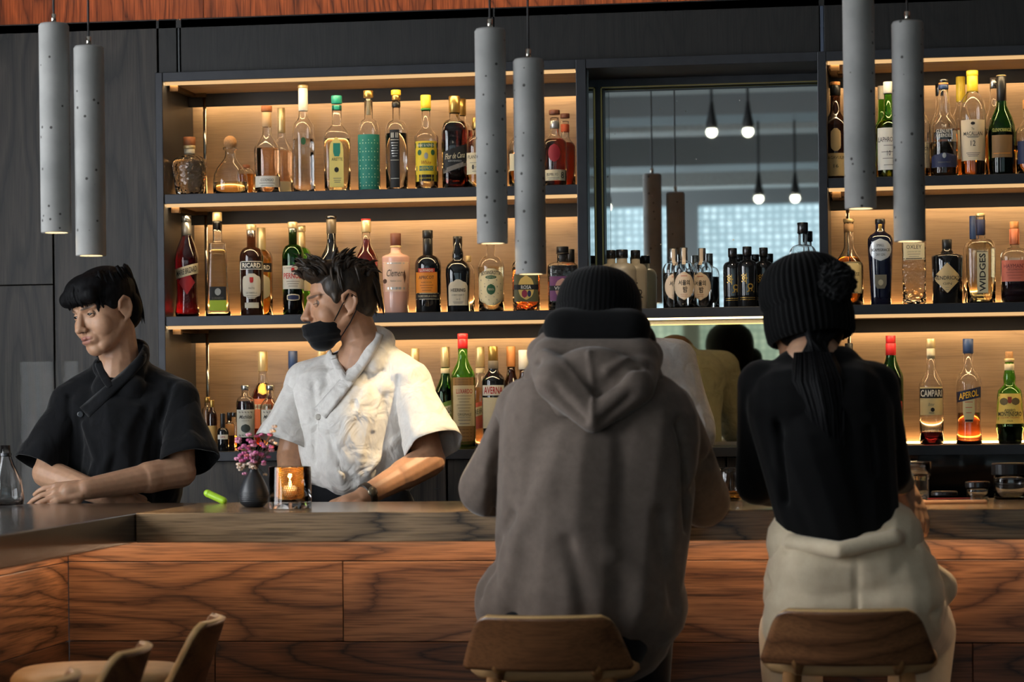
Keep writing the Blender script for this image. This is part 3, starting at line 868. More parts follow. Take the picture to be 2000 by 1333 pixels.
bottle('tequila_bottle', Z1, 534, 578, 211, slp(.5,.70,.34,.94), G_CLR, 'rose-coloured spirit bottle with pale sealed neck, behind the wooden-capped one', (.52, Q_PINK), [(.72,1,.34,C_PALE)], [LB(.03,.17,.8,CREAM)], Y=2.13)
bottle('vodka_bottle', Z1, 577, 621, 166, [(0,.9),(.01,.98),(.06,1),(.1,.96),(.14,1),(.18,.96),(.22,1),(.26,.96),(.3,1),(.34,.96),(.38,1),(.45,1),(.54,1),(.60,.97),(.645,.86),(.67,.6),(.70,.43),(.75,.40),(.97,.40)], G_CLR, 'tallest clear bottle with ringed body and long frosted neck seal', (.5, Q_CLR), [(.97,1,.46,C_PALE),(.76,.97,.42,WHITE)], [LB(.44,.51,.22,GREENI,'oval')])
bottle('tequila_bottle', Z1, 638, 691, 187, slp(.58,.72,.36,.9), G_CLR, 'clear square bottle with teal cap and tall yellow horse-head label', (.55, Q_YEL), [(.915,1,.40,C_TEAL),(.85,.90,.37,C_TEAL)], [LB(.05,.56,.52,pm(238,220,130),'arch',u=-.05,texts=[T('ARETTE',.335,.03,.8)],bars=fine(.1,.14,3,.3)),
  LB(.365,.50,.26,TEAL,'shield',u=-.02,eps=.0016,name='horse_head'), LB(.20,.255,.16,INK,'oval',u=-.05,eps=.0016,name='seal')], p=4.5, d=.9)
bottle('mezcal_bottle', Z1, 704, 749, 177, std(.55,.72,.37,.9,kind='round'), G_CLR, 'clear long-necked bottle whose body is covered in teal dotted print', (.56, Q_CLR), [(.93,1,.43,C_GOLD),(.76,.92,.2,CREAM)], [LB(.02,.56,.93,TEAL,texts=[T('. : . : . : .\n: . : . : . :\n. : . : . : .\n: . : . : . :\n. : . : . : .\n: . : . : . :',.28,.46,1.6,pm(196,226,190),bold=.02)])])
bottle('spirit_bottle', Z1, 758, 803, 176, std(.58,.70,.34,.93), G_CLR, 'clear bottle with black printed strip down its front and gold cap', (.57, Q_CLR), [(.95,1,.43,C_YEL),(.83,.88,.38,C_BLACK),(.9,.95,.36,C_GOLD)], [LB(.03,.60,.42,BLACKP,u=-.15,texts=[T('III III',.545,.05,.6,WHITE,u=-.15)],bars=[(.30,.36,.004,WHITE,-.15),(.5,.36,.004,WHITE,-.15),(.12,.36,.004,WHITE,-.15)]+fine(.34,.47,6,.3,SILV,-.15))])
bottle('rum_bottle', Z1, 815, 862, 186, slp(.55,.68,.38,.84), G_CLR, 'clear rum bottle with yellow screw cap and bright yellow label', (.5, Q_YEL), [(.86,1,.43,C_YEL),(.84,.86,.42,pm(60,140,60))], [LB(.09,.51,.88,YELL,texts=[T("WRAY & NEPHEW",.465,.03,1.5,WHITE),T('White',.285,.04,.8,pm(150,40,30),shear=.3),T('OVERPROOF',.225,.035,1.4,YELL),T('J. WRAY & NEPHEW LTD.',.12,.02,1.4,YELL)],bars=[(.465,.88,.05,GREENI,0),(.225,.8,.05,pm(40,110,110),0),(.125,.86,.07,BLACKP,0)]),
  LB(.36,.42,.16,GREENI,'oval',u=-.55,eps=.0016,name='leaf_print'),LB(.36,.42,.16,GREENI,'oval',u=.55,eps=.0016,name='leaf_print'),LB(.32,.39,.17,SILV,'oval',eps=.0016,name='crest')])
bottle('rum_bottle', Z1, 868, 921, 188, std(.62,.75,.40,.82), G_CLR, 'dark red rum bottle with gold cap and slanting black label', (.72, Q_RUM), [(.82,1,.42,C_GOLD)], [LB(.24,.44,.86,BLACKP,slope=.35,texts=[T('Flor de Cana',.355,.06,1.45,CREAM,shear=.35,slope=.1),T('CENTENARIO',.30,.018,1.0,SILV)],bars=[(.235,.86,.05,GREY,0)])], p=3, d=.9)
bottle('rum_bottle', Z1, 884, 931, 193, std(.62,.75,.40,.82), G_CLR, 'dark red rum bottle behind the black-labelled rum', (.66, Q_RUM), [(.82,1,.40,C_GOLD)], Y=2.13)
bottle('rum_bottle', Z1, 914, 962, 230, std(.58,.75,.36,.84), G_CLR, 'pale rum bottle with cream label, half hidden by a concrete pendant', (.5, Q_GLD), [(.84,1,.4,C_GOLD)], [LB(.2,.5,.86,CREAM,texts=[T('PLANTATION',.44,.05,1.5),T('1',.3,.06,.14,INK,u=-.35)],bars=fine(.24,.36,3,.6))])
bottle('rum_bottle', Z1, 998, 1042, 235, std(.6,.75,.38,.84), G_CLR, 'amber bottle mostly hidden behind the pendants by the mirror', (.55, Q_AMB), [(.84,1,.42,C_BROWN)], [LB(.25,.5,.86,CREAM)])
bottle('rum_bottle', Z1, 1066, 1113, 215, slp(.56,.70,.38,.90), G_CLR, 'dark rum bottle with brown cork and round red emblem, beside mirror frame', (.62, Q_RUM), [(.94,1,.46,C_BROWN),(.76,.86,.4,SILV)], [LB(.08,.22,.85,CREAM,texts=[T('8',.15,.08,.25,u=.62),T('BUMBU XO',.16,.035,.9,u=-.2)],bars=fine(.095,.115,2,.6,GREY,-.15)),LB(.32,.55,.5,pm(160,34,44),'oval',u=-.05)], n=32)
bottle('rum_bottle', Z1, 1090, 1130, 222, slp(.56,.70,.40,.90), G_CLR, 'dark rum bottle with red neck tag, behind the red-emblem bottle', (.62, Q_RUM), [(.94,1,.46,C_BROWN),(.76,.86,.42,pm(190,84,50))], Y=2.13)
# ---------------------------------------------------------------- middle shelf, left bay
bottle('liqueur_bottle', Z2, 344, 392, 421, [(0,.86),(.02,.97),(.05,1.0),(.12,.92),(.22,.84),(.35,.86),(.5,.97),(.56,1.0),(.62,.94),(.70,.72),(.78,.45),(.83,.38),(.97,.36)], G_CLR, 'waisted bottle of ruby liqueur with slanting white name band', (.80, liq('ruby',(.42,.01,.03))), [(.8,.93,.40,SILV),(.93,1,.41,C_SILV)], [LB(.40,.50,.93,CREAM,slope=.28,texts=[T('MARIE BRIZARD',.45,.055,1.6,INK,slope=.28,bold=.012)]),LB(.22,.46,.66,pm(160,30,40),'diamond',eps=.0004)])
bottle('liqueur_bottle', Z2, 404, 453, 415, [(0,.92),(.01,1.0),(.04,1.0),(.06,.92),(.3,.82),(.5,.74),(.66,.68),(.69,.68),(.70,.66),(.712,.36),(.74,.36),(.9,.36)], G_CLR, 'tall tapering square clear bottle with black and lime-green label', (.64, Q_YEL), [(.82,.915,.37,C_BLACK),(.915,1,.38,C_PALE)], [LB(.055,.155,.68,pm(150,176,48)),LB(.155,.285,.66,BLACKP,texts=[T('LUXARDO',.175,.02,.9,GREY)]),LB(.20,.27,.24,SILV,'oval',eps=.0014,name='crest')], p=6)
bottle('pastis_bottle', Z2, 471, 518, 439, std(.63,.755,.38,.9), G_BRN, 'brown pastis bottle with bold white name plate and shield label', None, [(.76,.94,.37,C_SILV),(.935,1,.41,C_PALE)], [LB(.505,.595,.9,WHITE,'rect',eps=.0005),LB(.512,.588,.86,BLACKP,texts=[T('RICARD',.55,.052,1.5,WHITE,bold=.02)]),LB(.185,.46,.74,pm(202,196,180),'round',texts=[T('PASTIS',.30,.02,.5),T('DE MARSEILLE',.25,.018,.9)],bars=fine(.20,.22,2,.5)),LB(.36,.42,.16,RED,'shield',eps=.0016,name='crest'),LB(.085,.145,.58,pm(196,190,170))])
bottle('pastis_bottle', Z2, 492, 536, 445, std(.63,.755,.38,.9), G_CLR, 'amber pastis bottle standing behind the brown one', (.8,Q_AMB), [(.72,1,.40,C_PALE)], [LB(.5,.6,.9,BLACKP,texts=[T('RICARD',.55,.052,1.5,WHITE,bold=.02)]),LB(.2,.47,.74,CREAM,'round')], Y=2.13)
bottle('pastis_bottle', Z2, 554, 597, 434, std(.62,.76,.38,.92), G_DKG, 'dark green aniseed bottle with silver neck and red lettering', (.6, plain('drink_green_black',srgb(8,20,10),rough=.08)), [(.76,.93,.37,C_SILV),(.935,1,.44,C_PALE)], [LB(.28,.53,.93,pm(204,200,188),texts=[T('PERNOD',.42,.06,1.7,RED,bold=.02)],bars=fine(.31,.36,3,.6)+[(.505,.8,.006,GREY,0)]),LB(.455,.51,.16,RED,'oval',eps=.0016,name='crest'),LB(.155,.225,.58,CREAM,'round'),LB(.165,.215,.5,NAVY,'round',eps=.0016)])
bottle('pastis_bottle', Z2, 572, 612, 441, std(.62,.76,.38,.92), G_GRN, 'green aniseed bottle with pale neck, half hidden behind bartender hair', (.6,Q_YEL), [(.74,.93,.4,C_PALE),(.935,1,.44,C_PALE)], [LB(.28,.53,.93,CREAM)], Y=2.13)
bottle('liqueur_bottle', Z2, 626, 676, 422, slp(.52,.74,.36,.97), G_BLK, 'black bottle with long smoky neck, mostly hidden behind bartender hair', None, [(.97,1,.42,C_GUN),(.82,.965,.385,plain('smoke_seal',srgb(96,84,68),rough=.3))])
bottle('liqueur_bottle', Z2, 696, 742, 428, slp(.56,.76,.37,.86), G_CLR, 'dark cherry liqueur bottle with pale cap edged in red', (.79, Q_MAR), [(.86,.985,.41,C_PALE),(.985,1,.42,C_RED)], [LB(.13,.52,.82,CREAM,bars=fine(.2,.44,6,.6)+[(.16,.82,.005,INK,0)])])
bottle('coconut_liqueur', Z2, 749, 804, 456, [(0,.82),(.02,.86),(.2,.9),(.5,.97),(.69,1.0),(.71,.98),(.725,.85),(.74,.55),(.76,.38),(.80,.36),(.84,.36)], G_PINK, 'opaque pink rum bottle with brown cap and script lettering', None, [(.845,1,.38,C_BROWN),(.82,.845,.4,C_PALE)], [LB(.27,.64,.9,pm(232,196,170),texts=[T('Clement',.50,.085,1.3,INK,shear=.35),T('MAHINA COCO',.40,.02,.8,GREY)],bars=[(.62,.9,.012,SILV,0),(.31,.9,.03,SILV,0)]),LB(.37,.43,.14,pm(80,52,40),'oval',u=-.78,name='leaf_print'),LB(.37,.54,.09,pm(96,60,44),'diamond',u=.62,eps=.0014,name='flower_print')])
bottle('apricot_liqueur', Z2, 813, 865, 450, std(.56,.70,.36,.92), G_BLK, 'black apricot liqueur bottle with orange label and long black neck', None, [(.70,.9,.37,C_BLACK),(.905,1,.40,C_BLACK)], [LB(.24,.49,.80,ORANGE,u=-.1,texts=[T('APRICOT',.425,.04,1.15,u=-.12,bold=.01),T('ALBICOCCA',.365,.018,.8,u=-.12)],bars=fine(.27,.33,3,.5,pm(120,60,20),-.1)),LB(.485,.535,.62,RED,u=-.1,texts=[T('LUXARDO',.51,.032,1.0,WHITE,u=-.1,bold=.01)],eps=.0014),LB(.165,.235,.84,BLACKP,u=-.05,texts=[T('FIORE DELLA LUNA',.2,.022,1.4,CREAM,u=-.05)],bars=[(.235,.84,.006,CREAM,-.05),(.165,.84,.006,CREAM,-.05)])])
bottle('cherry_liqueur', Z2, 873, 922, 462, [(0,.84),(.02,.9),(.3,.94),(.5,1.0),(.57,.99),(.63,.86),(.67,.6),(.69,.42),(.73,.46),(.78,.44),(.83,.36),(.97,.36)], G_BLK, 'black cherry liqueur bottle with bulging neck and cream shield label', None, [(.87,1,.38,C_BLACK)], [LB(.09,.43,.76,PAPER,'arch',texts=[T('HEERING',.29,.045,1.15,bold=.012),T('CHERRY LIQUEUR',.225,.02,1.0),T('1818',.17,.02,.3,GREY)],bars=fine(.12,.135,2,.5))], p=2.6)
bottle('gin_bottle', Z2, 906, 930, 500, std(.7,.85,.4,.95), G_CLR, 'slim clear bottle edge behind the black cherry liqueur', None, [(.9,1,.45,C_PALE)], Y=2.13)
bottle('grape_spirit', Z2, 936, 988, 470, std(.60,.78,.34,.95), G_CLR, 'clear round-shouldered bottle with speckled cream label and green seal', (.63, Q_YEL), [(.965,1,.36,C_PALE)], [LB(.09,.60,.92,pm(232,216,172),'round',texts=[T('BOTANGROTTA',.545,.055,1.45,INK,arc=.18,bold=.01),T("' . ` . ' .\n. '   ` ' .\n` .   . `\n' . ` . ' .",.28,.34,1.55,GREY)]),LB(.455,.505,.42,GREENI,'oval',eps=.0015,texts=[T('NORMALE',.48,.016,.6,CREAM)]),LB(.235,.385,.33,GREENI,'oval',eps=.0015,texts=[T('PREMIATA',.31,.03,.45,CREAM)],name='seal')], n=32)
bottle('rose_liqueur', Z2, 1003, 1058, 478, std(.66,.78,.4,.9), G_TEX, 'faceted bottle of rose liqueur with square dark ROSA label', (.66, Q_ORG), [(.82,1,.42,C_BLACK)], [LB(.14,.56,.86,pm(96,92,58)),LB(.17,.53,.56,pm(226,190,104),'oval',eps=.0013),LB(.32,.395,.86,BLACKP,eps=.0018,texts=[T('ROSA',.357,.055,.72,WHITE,bold=.02)]),LB(.20,.32,.2,pm(150,44,70),'oval',u=-.12,eps=.0018,name='flower_print'),LB(.21,.31,.13,NAVY,'oval',u=.22,eps=.0018,name='flower_print')], p=5, d=.8)
bottle('violet_liqueur', Z2, 1072, 1132, 482, std(.68,.76,.36,.86), G_TEX, 'faceted bottle of violet liqueur with black stopper and purple label', (.70, Q_DRK), [(.76,.88,.36,C_BLACK),(.9,1,.40,C_BLACK),(.885,.9,.43,C_GUN)], [LB(.15,.53,.84,pm(128,74,120)),LB(.19,.50,.5,pm(220,170,150),'oval',eps=.0013),LB(.31,.385,.84,BLACKP,eps=.0018,texts=[T('VIOLET',.347,.055,1.1,WHITE,bold=.02)])], p=5, d=.8)
bottle('violet_liqueur', Z2, 1094, 1140, 487, std(.70,.76,.36,.86), G_CLR, 'bottle of red liqueur with black stopper, behind the violet liqueur', (.68, Q_ORG), [(.76,1,.38,C_BLACK)], Y=2.13)
# ---------------------------------------------------------------- mirror bay
gy = 'grey satin soju bottles before the mirror'
for (a, b_, t, yy, ds) in [(1175, 1219, 489, 2.07, 'grey satin soju bottle standing at the mirror frame'), (1190, 1246, 488, 2.0, 'grey satin soju bottle with steel cap, middle of its three'), (1222, 1267, 489, 2.0+.055, 'grey satin soju bottle with brushed black characters, beside the white-label bottles')]:
    bottle('soju_bottle', Z2, a, b_, t, std(.64,.78,.38,.9,base=.97), G_GREYF, ds, None, [(.86,1,.42,C_GUN)], [LB(.25,.55,.8,G_GREYF,texts=[T('화',.44,.16,.55,u=-.1,bold=.02),T('요',.27,.14,.5,u=.35,bold=.02)],bars=[(.2,.7,.006,GREY,0)])], Y=yy, group=gy)
for (a, b_, t, yy, rt, ds) in [(1297, 1338, 486, 2.06, .2, 'small clear soju bottle with cream oval label, on the grey bottles side of its trio'), (1318, 1360, 484, 1.99, 0, 'small clear soju bottle with cream oval label, foremost of its trio'), (1354, 1395, 485, 2.06, -.2, 'small clear soju bottle with cream oval label, on the black bottles side of its trio')]:
    bottle('soju_bottle', Z2, a, b_, t, std(.62,.78,.36,.92), G_CLR, ds, (.6, Q_CLR), [(.80,1,.36,C_SILV)], [LB(.14,.60,.9,pm(230,208,182),'oval',texts=[T('서울의',.42,.09,1.05,bold=.02),T('밤',.31,.10,.42,u=.1,bold=.02)],bars=fine(.2,.23,2,.4,pm(190,120,80))+[(.53,.3,.012,pm(200,110,80),0)]),LB(.72,.99,.17,pm(226,206,182),eps=.002,name='tax_strip',bars=[(.76,.1,.03,INK,0)])], Y=yy, rot=rt, group='white label soju bottles before the mirror')
for (a, b_, t, yy, ds) in [(1415, 1453, 485, 2.04, 'small black bottle with gold characters, beside the cream-label trio'), (1443, 1482, 482, 1.99, 'small black bottle with gold characters, foremost of its trio'), (1476, 1513, 484, 2.04, 'small black bottle with gold characters, next to the bobble hat')]:
    bottle('soju_bottle', Z2, a, b_, t, std(.66,.78,.4,.9,base=.97), G_BLK, ds, None, [(.85,1,.46,C_GUN)], [LB(.2,.6,.86,G_BLK,texts=[T('화',.47,.17,.62,GOLD,u=-.28,bold=.02),T('요',.32,.15,.7,GOLD,u=.3,bold=.02)],bars=[(.16,.75,.006,GOLD,0),(.13,.75,.005,GOLD,0)])], Y=yy, group='black soju bottles before the mirror')
bottle('spirit_bottle', Z2, 1545, 1598, 435, std(.62,.74,.33,.88), G_CLR, 'clear bottle with steel cap and dark spirit, at the mirror post behind bobble hat', (.44, Q_DRK), [(.87,1,.40,C_GUN)], [LB(.15,.38,.7,CREAM,'oval')])
# ---------------------------------------------------------------- top shelf, right bay
bottle('whisky_bottle', Z1, 1615, 1662, 160, slp(.56,.72,.42,.86), G_BRN, 'dark whisky bottle with cream lower label, half behind the tall pendant', None, [(.86,.965,.44,C_BLACK),(.965,1,.42,C_ORNG)], [LB(.04,.27,.9,pm(222,196,140),texts=[T('LAGAVULIN',.225,.03,1.6),T('16',.14,.035,.4)]),LB(.29,.52,.42,pm(220,196,146),'round')])
bottle('whisky_bottle', Z1, 1676, 1718, 200, slp(.6,.76,.4,.9), G_CLR, 'amber whisky bottle hidden between the two whisky-shelf pendants', (.6, Q_WHI), [(.88,1,.42,C_PALE)], [LB(.2,.5,.86,CREAM)], Y=2.1)
bottle('whisky_bottle', Z1, 1718, 1766, 160, slp(.52,.68,.36,.88), G_GRN, 'green whisky bottle with white label and white cap', (.6,Q_WHI), [(.88,1,.40,C_WHITE)], [LB(.09,.52,.90,WHITE,texts=[T('LAPHROAIG',.40,.05,1.7),T('10',.26,.05,.3)],bars=fine(.14,.34,4,.6))])
bottle('whisky_bottle', Z1, 1708, 1750, 168, slp(.52,.68,.36,.88), G_GRN, 'green whisky bottle with pale cap, behind the white-labelled one', (.6,Q_WHI), [(.86,1,.36,C_WHITE)], Y=2.13)
bottle('whisky_bottle', Z1, 1778, 1823, 155, slp(.54,.72,.38,.86), G_CLR, 'pale whisky bottle with white label, half behind the lower whisky pendant', (.35,Q_GLD), [(.86,1,.4,C_GOLD)], [LB(.1,.36,.9,CREAM,texts=[T('Glenfiddich',.30,.05,1.6)],bars=fine(.14,.24,3,.6))])
bottle('whisky_bottle', Z1, 1823, 1877, 155, [(0,.9),(.01,.97),(.05,1),(.45,1),(.52,.96),(.58,.82),(.62,.62),(.66,.5),(.72,.47),(.80,.41),(.86,.34),(.92,.34)], G_CLR, 'tall-shouldered whisky bottle with white print and dark curved label', (.36, Q_WHI), [(.90,.945,.36,C_NAVY),(.945,.965,.35,C_ORNG),(.965,1,.36,C_GUN)], [LB(.10,.245,.90,NAVY,'arch',texts=[T('SINGLE MALT',.15,.016,.9,GREY)]),LB(.19,.245,.14,SILV,'oval',eps=.0018,name='medallion'),LB(.38,.5,.6,G_CLR,eps=.0005,texts=[T('THE',.515,.03,.35,WHITE),T('GLENLIVET',.465,.04,1.1,WHITE,bold=.01),T('GRENDEL',.42,.035,1.1,WHITE,bold=.01)],name='print')])
bottle('whisky_bottle', Z1, 1822, 1862, 164, slp(.56,.76,.4,.9), G_CLR, 'whisky bottle with dark cap, behind the white-printed bottle', (.5,Q_WHI), [(.88,1,.4,C_GUN)], Y=2.13)
bottle('whisky_bottle', Z1, 1880, 1933, 138, [(0,.78),(.01,.85),(.05,.87),(.30,.92),(.52,.99),(.60,1.0),(.67,.95),(.72,.82),(.76,.62),(.79,.44),(.81,.40),(.86,.40)], G_CLR, 'whisky bottle with golden cap and large cream label reading twelve', (.46, Q_WHI), [(.80,.95,.41,C_YEL),(.95,1,.43,C_YEL)], [LB(.15,.53,.86,pm(224,206,176),texts=[T('The',.445,.022,.2),T('MACALLAN',.40,.035,1.35,bold=.006),T('12',.31,.05,.36)],bars=fine(.19,.22,3,.5)+fine(.365,.375,2,.55)),LB(.48,.51,.16,INK,'oval',eps=.0016,name='crest')], n=32)
bottle('whisky_bottle', Z1, 1862, 1905, 150, slp(.55,.74,.42,.86), G_CLR, 'whisky bottle with plain gold cap, behind the golden-capped twelve', (.5,Q_WHI), [(.76,1,.42,C_YEL)], [LB(.2,.48,.9,CREAM)], Y=2.13)
bottle('whisky_bottle', Z1, 1936, 1990, 147, [(0,.86),(.01,.94),(.04,.96),(.3,.99),(.42,1),(.5,.94),(.58,.76),(.65,.52),(.70,.36),(.75,.32),(.97,.31)], G_DKG, 'dark green whisky bottle with long black neck and bronze label', (.45, Q_DRK), [(.745,.99,.35,C_BLACK),(.99,1,.36,C_PALE)], [LB(.18,.40,.72,pm(134,100,58),bars=[(.22,.6,.006,ORANGE,0)]),LB(.43,.47,.7,G_DKG,eps=.0005,texts=[T('GLENMORANGIE',.45,.035,1.35,pm(190,190,100))],name='print')], n=32)
bottle('whisky_bottle', Z1, 1928, 1968, 152, slp(.55,.76,.4,.9), G_CLR, 'whisky bottle with clear glass neck, behind the dark green one', (.5,Q_WHI), [(.9,1,.4,C_SILV)], Y=2.13)
bottle('whisky_bottle', Z1, 1990, 2040, 195, slp(.56,.76,.4,.9), G_CLR, 'whisky bottle with blue label, past the dark green one', (.4,Q_AMB), [(.88,1,.42,C_ORNG)], [LB(.15,.45,.86,NAVY)])
# ---------------------------------------------------------------- middle shelf, right bay
bottle('bourbon_bottle', Z2, 1633, 1690, 428, slp(.44,.70,.33,.96,body=1.0), G_CLR, 'bourbon bottle with cream label and clear bulging neck, right behind the hat bobble', (.56, Q_WHI), [(.96,1,.36,C_PALE),(.85,.94,.34,pm(190,150,110))], [LB(.14,.50,.84,pm(226,206,150),texts=[T('RITTENHOUSE',.36,.04,1.4)],bars=fine(.2,.3,3,.6)+[(.49,.8,.006,INK,0),(.15,.8,.006,INK,0)])])
bottle('gin_bottle', Z2, 1698, 1748, 428, [(0,.74),(.01,.79),(.1,.81),(.5,.93),(.72,1.0),(.77,.98),(.81,.82),(.84,.5),(.86,.37),(.95,.36)], G_NAVYG, 'inky blue gin bottle with round silver label', None, [(.84,.94,.385,C_GOLD),(.94,1,.39,C_BLACK)], [LB(.51,.765,.84,pm(200,204,208,.35,.4),'oval',texts=[T('SCAPEGRACE',.635,.032,1.45,INK,bold=.015),T('DRY GIN',.58,.028,.7,INK),T('SMALL',.69,.03,.6,INK)]),LB(.19,.35,.46,pm(110,104,88),'shield',eps=.001),LB(.225,.295,.2,pm(180,170,140),'oval',eps=.0018,name='medallion')], p=3)
bottle('gin_bottle', Z2, 1765, 1812, 440, std(.80,.88,.4,.95), G_TEX, 'square clear gin bottle with dimpled base under the lower whisky pendant', (.45, Q_CLR), [(.92,1,.42,C_PALE)], [LB(.56,.77,.86,pm(222,208,168),texts=[T('OXLEY',.72,.05,1.25),T('LONDON DRY GIN',.66,.018,1.1,GREY)],bars=[(.575,.86,.01,INK,0)]+fine(.60,.63,2,.6))], p=6, d=.9)
bottle('gin_bottle', Z2, 1822, 1884, 468, [(0,.86),(.01,.93),(.3,.94),(.6,.97),(.73,.99),(.75,.96),(.77,.72),(.80,.42),(.84,.30),(.95,.28)], G_BLK, 'squat black apothecary gin bottle with diamond label', None, [(.85,1,.31,C_BLACK)], [LB(.17,.63,.90,pm(208,182,132),'diamond',texts=[T("HENDRICK'S",.40,.06,1.62,bold=.006),T('GIN',.31,.035,.55)],bars=fine(.22,.25,2,.15))], n=32)
bottle('gin_bottle', Z2, 1890, 1948, 417, std(.60,.72,.30,.98), G_CLR, 'clear gin bottle with navy neck seal and upright lettering', (.68, Q_YEL), [(.76,.93,.32,NAVY),(.965,1,.31,C_PALE)], [LB(.11,.57,.36,pm(206,196,160),u=.1,texts=[T('WIDGES',.34,.42,.42,INK,u=.1,rot=True,bold=.02)],bars=[(.112,.36,.005,INK,.1),(.568,.36,.005,INK,.1)])], p=4, d=.85)
bottle('gin_bottle', Z2, 1884, 1926, 422, std(.6,.72,.34,.95), G_CLR, 'gin bottle with navy neck, behind the upright-lettered one', None, [(.74,1,.36,C_NAVY)], Y=2.13)
bottle('gin_bottle', Z2, 1957, 2013, 433, std(.56,.68,.32,.92), G_CLR, 'sloe gin bottle with salmon label and salmon sealed neck', (.3, Q_PUR), [(.72,.91,.35,C_SALM),(.91,1,.31,C_ORNG)], [LB(.26,.52,.90,PINKP,texts=[T("HAYMAN'S",.45,.05,1.5,pm(90,30,34)),T('OF LONDON',.405,.02,1.0,pm(90,30,34))],bars=fine(.3,.37,3,.6,pm(150,70,60)))], p=3)
# ---------------------------------------------------------------- bottom shelf, right bay
bottle('spirit_bottle', Z3, 1640, 1678, 671, slp(.55,.75,.4,.9), G_BLK, 'black-necked bottle peeping over the black-topped customer shoulder', None, [(.8,1,.42,C_BLACK)])
bottle('vermouth_bottle', Z3, 1717, 1765, 656, slp(.60,.82,.40,.9,body=1.0), G_DKG, 'dark green bottle with glossy red cap, behind the black top', (.7,Q_DRK), [(.82,.93,.42,C_RED),(.93,1,.40,C_RED)], [LB(.2,.4,.86,pm(190,60,40))])
bottle('bitter_bottle', Z3, 1795, 1843, 662, slp(.54,.74,.36,.84), G_CLR, 'clear bitter bottle with red drink at the bottom and black name band', (.105, Q_RED), [(.91,1,.38,C_PALE),(.81,.91,.34,pm(214,204,176))], [LB(.28,.545,.90,pm(228,206,150),texts=[T('Bitter',.38,.03,.5,GREY,shear=.3)],bars=fine(.3,.31,1,.3)),LB(.44,.53,.92,BLACKP,eps=.0016,texts=[T('CAMPARI',.485,.065,1.7,WHITE,bold=.02)]),LB(.31,.35,.16,INK,'oval',u=.1,eps=.0016,name='seal'),LB(.11,.16,.8,G_CLR,eps=.0006,texts=[T('CAMPARI',.135,.03,1.1,SILV)],name='print')])
bottle('aperitif_bottle', Z3, 1867, 1917, 662, [(0,.92),(.01,1),(.04,1.0),(.1,.96),(.2,.92),(.4,.94),(.52,.98),(.58,1),(.63,.92),(.67,.7),(.70,.46),(.74,.38),(.87,.36)], G_CLR, 'aperitif bottle with orange-red drink and slanting navy name band', (.30, Q_ORG), [(.86,1,.41,C_NAVY)], [LB(.42,.52,.93,NAVY,slope=.22,texts=[T('APEROL',.47,.062,1.5,pm(240,190,60),slope=.22,bold=.02)]),LB(.21,.45,.45,pm(216,206,160),'shield',eps=.0005,bars=fine(.3,.4,3,.3,pm(200,80,60))),LB(.215,.235,.3,INK,eps=.0016)])
bottle('amaro_bottle', Z3, 1944, 2000, 687, [(0,.74),(.02,.80),(.1,.86),(.17,.98),(.2,1),(.24,.94),(.4,.9),(.53,.86),(.58,.8),(.62,.55),(.645,.40),(.72,.44),(.78,.36),(.82,.3),(.9,.3)], G_GRN, 'squat green amaro bottle with bulging neck and yellow label', (.23, Q_DRK), [(.795,.865,.34,CREAM),(.92,1,.27,C_CORK),(.885,.925,.36,C_PALE)], [LB(.22,.545,.92,pm(232,204,104),'trap',texts=[T('AMARO',.365,.028,.75,INK),T('MONTENEGRO',.325,.05,1.6,INK,bold=.015),T('LIQUORE ITALIANO',.285,.02,1.3,RED),T('ITALIA',.25,.018,.4)]),LB(.42,.50,.28,pm(110,96,60),'oval',u=-.4,eps=.0016,name='medal'),LB(.42,.50,.28,pm(110,96,60),'oval',u=.4,eps=.0016,name='medal'),LB(.44,.51,.14,pm(150,60,40),'shield',eps=.0016,name='crest')], n=32)
# ---------------------------------------------------------------- bottom shelf, left bay
bottle('bitters_bottle', Z3, 394, 416, 776, std(.7,.82,.5,.95), G_CLR, 'small clear bottle with wrapped cream label, at the black sleeve', (.5,Q_WHI), [(.9,1,.5,C_GOLD)], [LB(.05,.5,.9,pm(214,176,110))], Y=2.05)
bottle('bitters_bottle', Z3, 404, 424, 782, std(.6,.8,.42,.92), G_BRN, 'small brown bottle with gold cap, in the cluster of bitters', None, [(.86,1,.46,C_GOLD)], [LB(.05,.5,.9,pm(208,166,96))], Y=1.97)
bottle('bitters_bottle', Z3, 423, 446, 808, std(.50,.62,.38,.9), G_BLK, 'small black bitters bottle with thin white label', None, [(.62,1,.42,C_BLACK)], [LB(.32,.44,.86,WHITE,texts=[T('LIME',.38,.05,.9,pm(170,60,60))])], Y=1.95)
bottle('bitters_bottle', Z3, 437, 458, 806, std(.6,.75,.4,.9), G_BRN, 'small brown bitters bottle between black bitters and cassis', None, [(.8,1,.45,C_GUN)], [LB(.4,.7,.9,pm(190,140,90))], Y=2.04)
bottle('bitters_bottle', Z3, 446, 466, 806, std(.6,.75,.5,.9), G_CLR, 'small clear bitters bottle with amber drink, against the cassis liqueur', (.4,Q_AMB), [(.88,1,.5,C_GUN)], Y=2.12)
bottle('fruit_liqueur', Z3, 461, 498, 753, std(.70,.84,.40,.93,body=1.0), G_CLR, 'clear bottle of dark cassis liqueur with pale printed fruit label', (.76,Q_PUR), [(.925,1,.46,C_SILV)], [LB(.21,.63,.92,pm(206,204,190),texts=[T('Mathilde',.52,.055,1.35,INK,shear=.4,bold=.01),T('LIQUEUR',.46,.02,.8,GREY),T('~ ~ ~ ~ ~',.59,.03,1.4,GREY),T('~ ~ ~ ~ ~',.24,.03,1.4,GREY)]),LB(.28,.41,.5,pm(52,62,58),'oval',eps=.0016,name='berry_print')], Y=1.97)
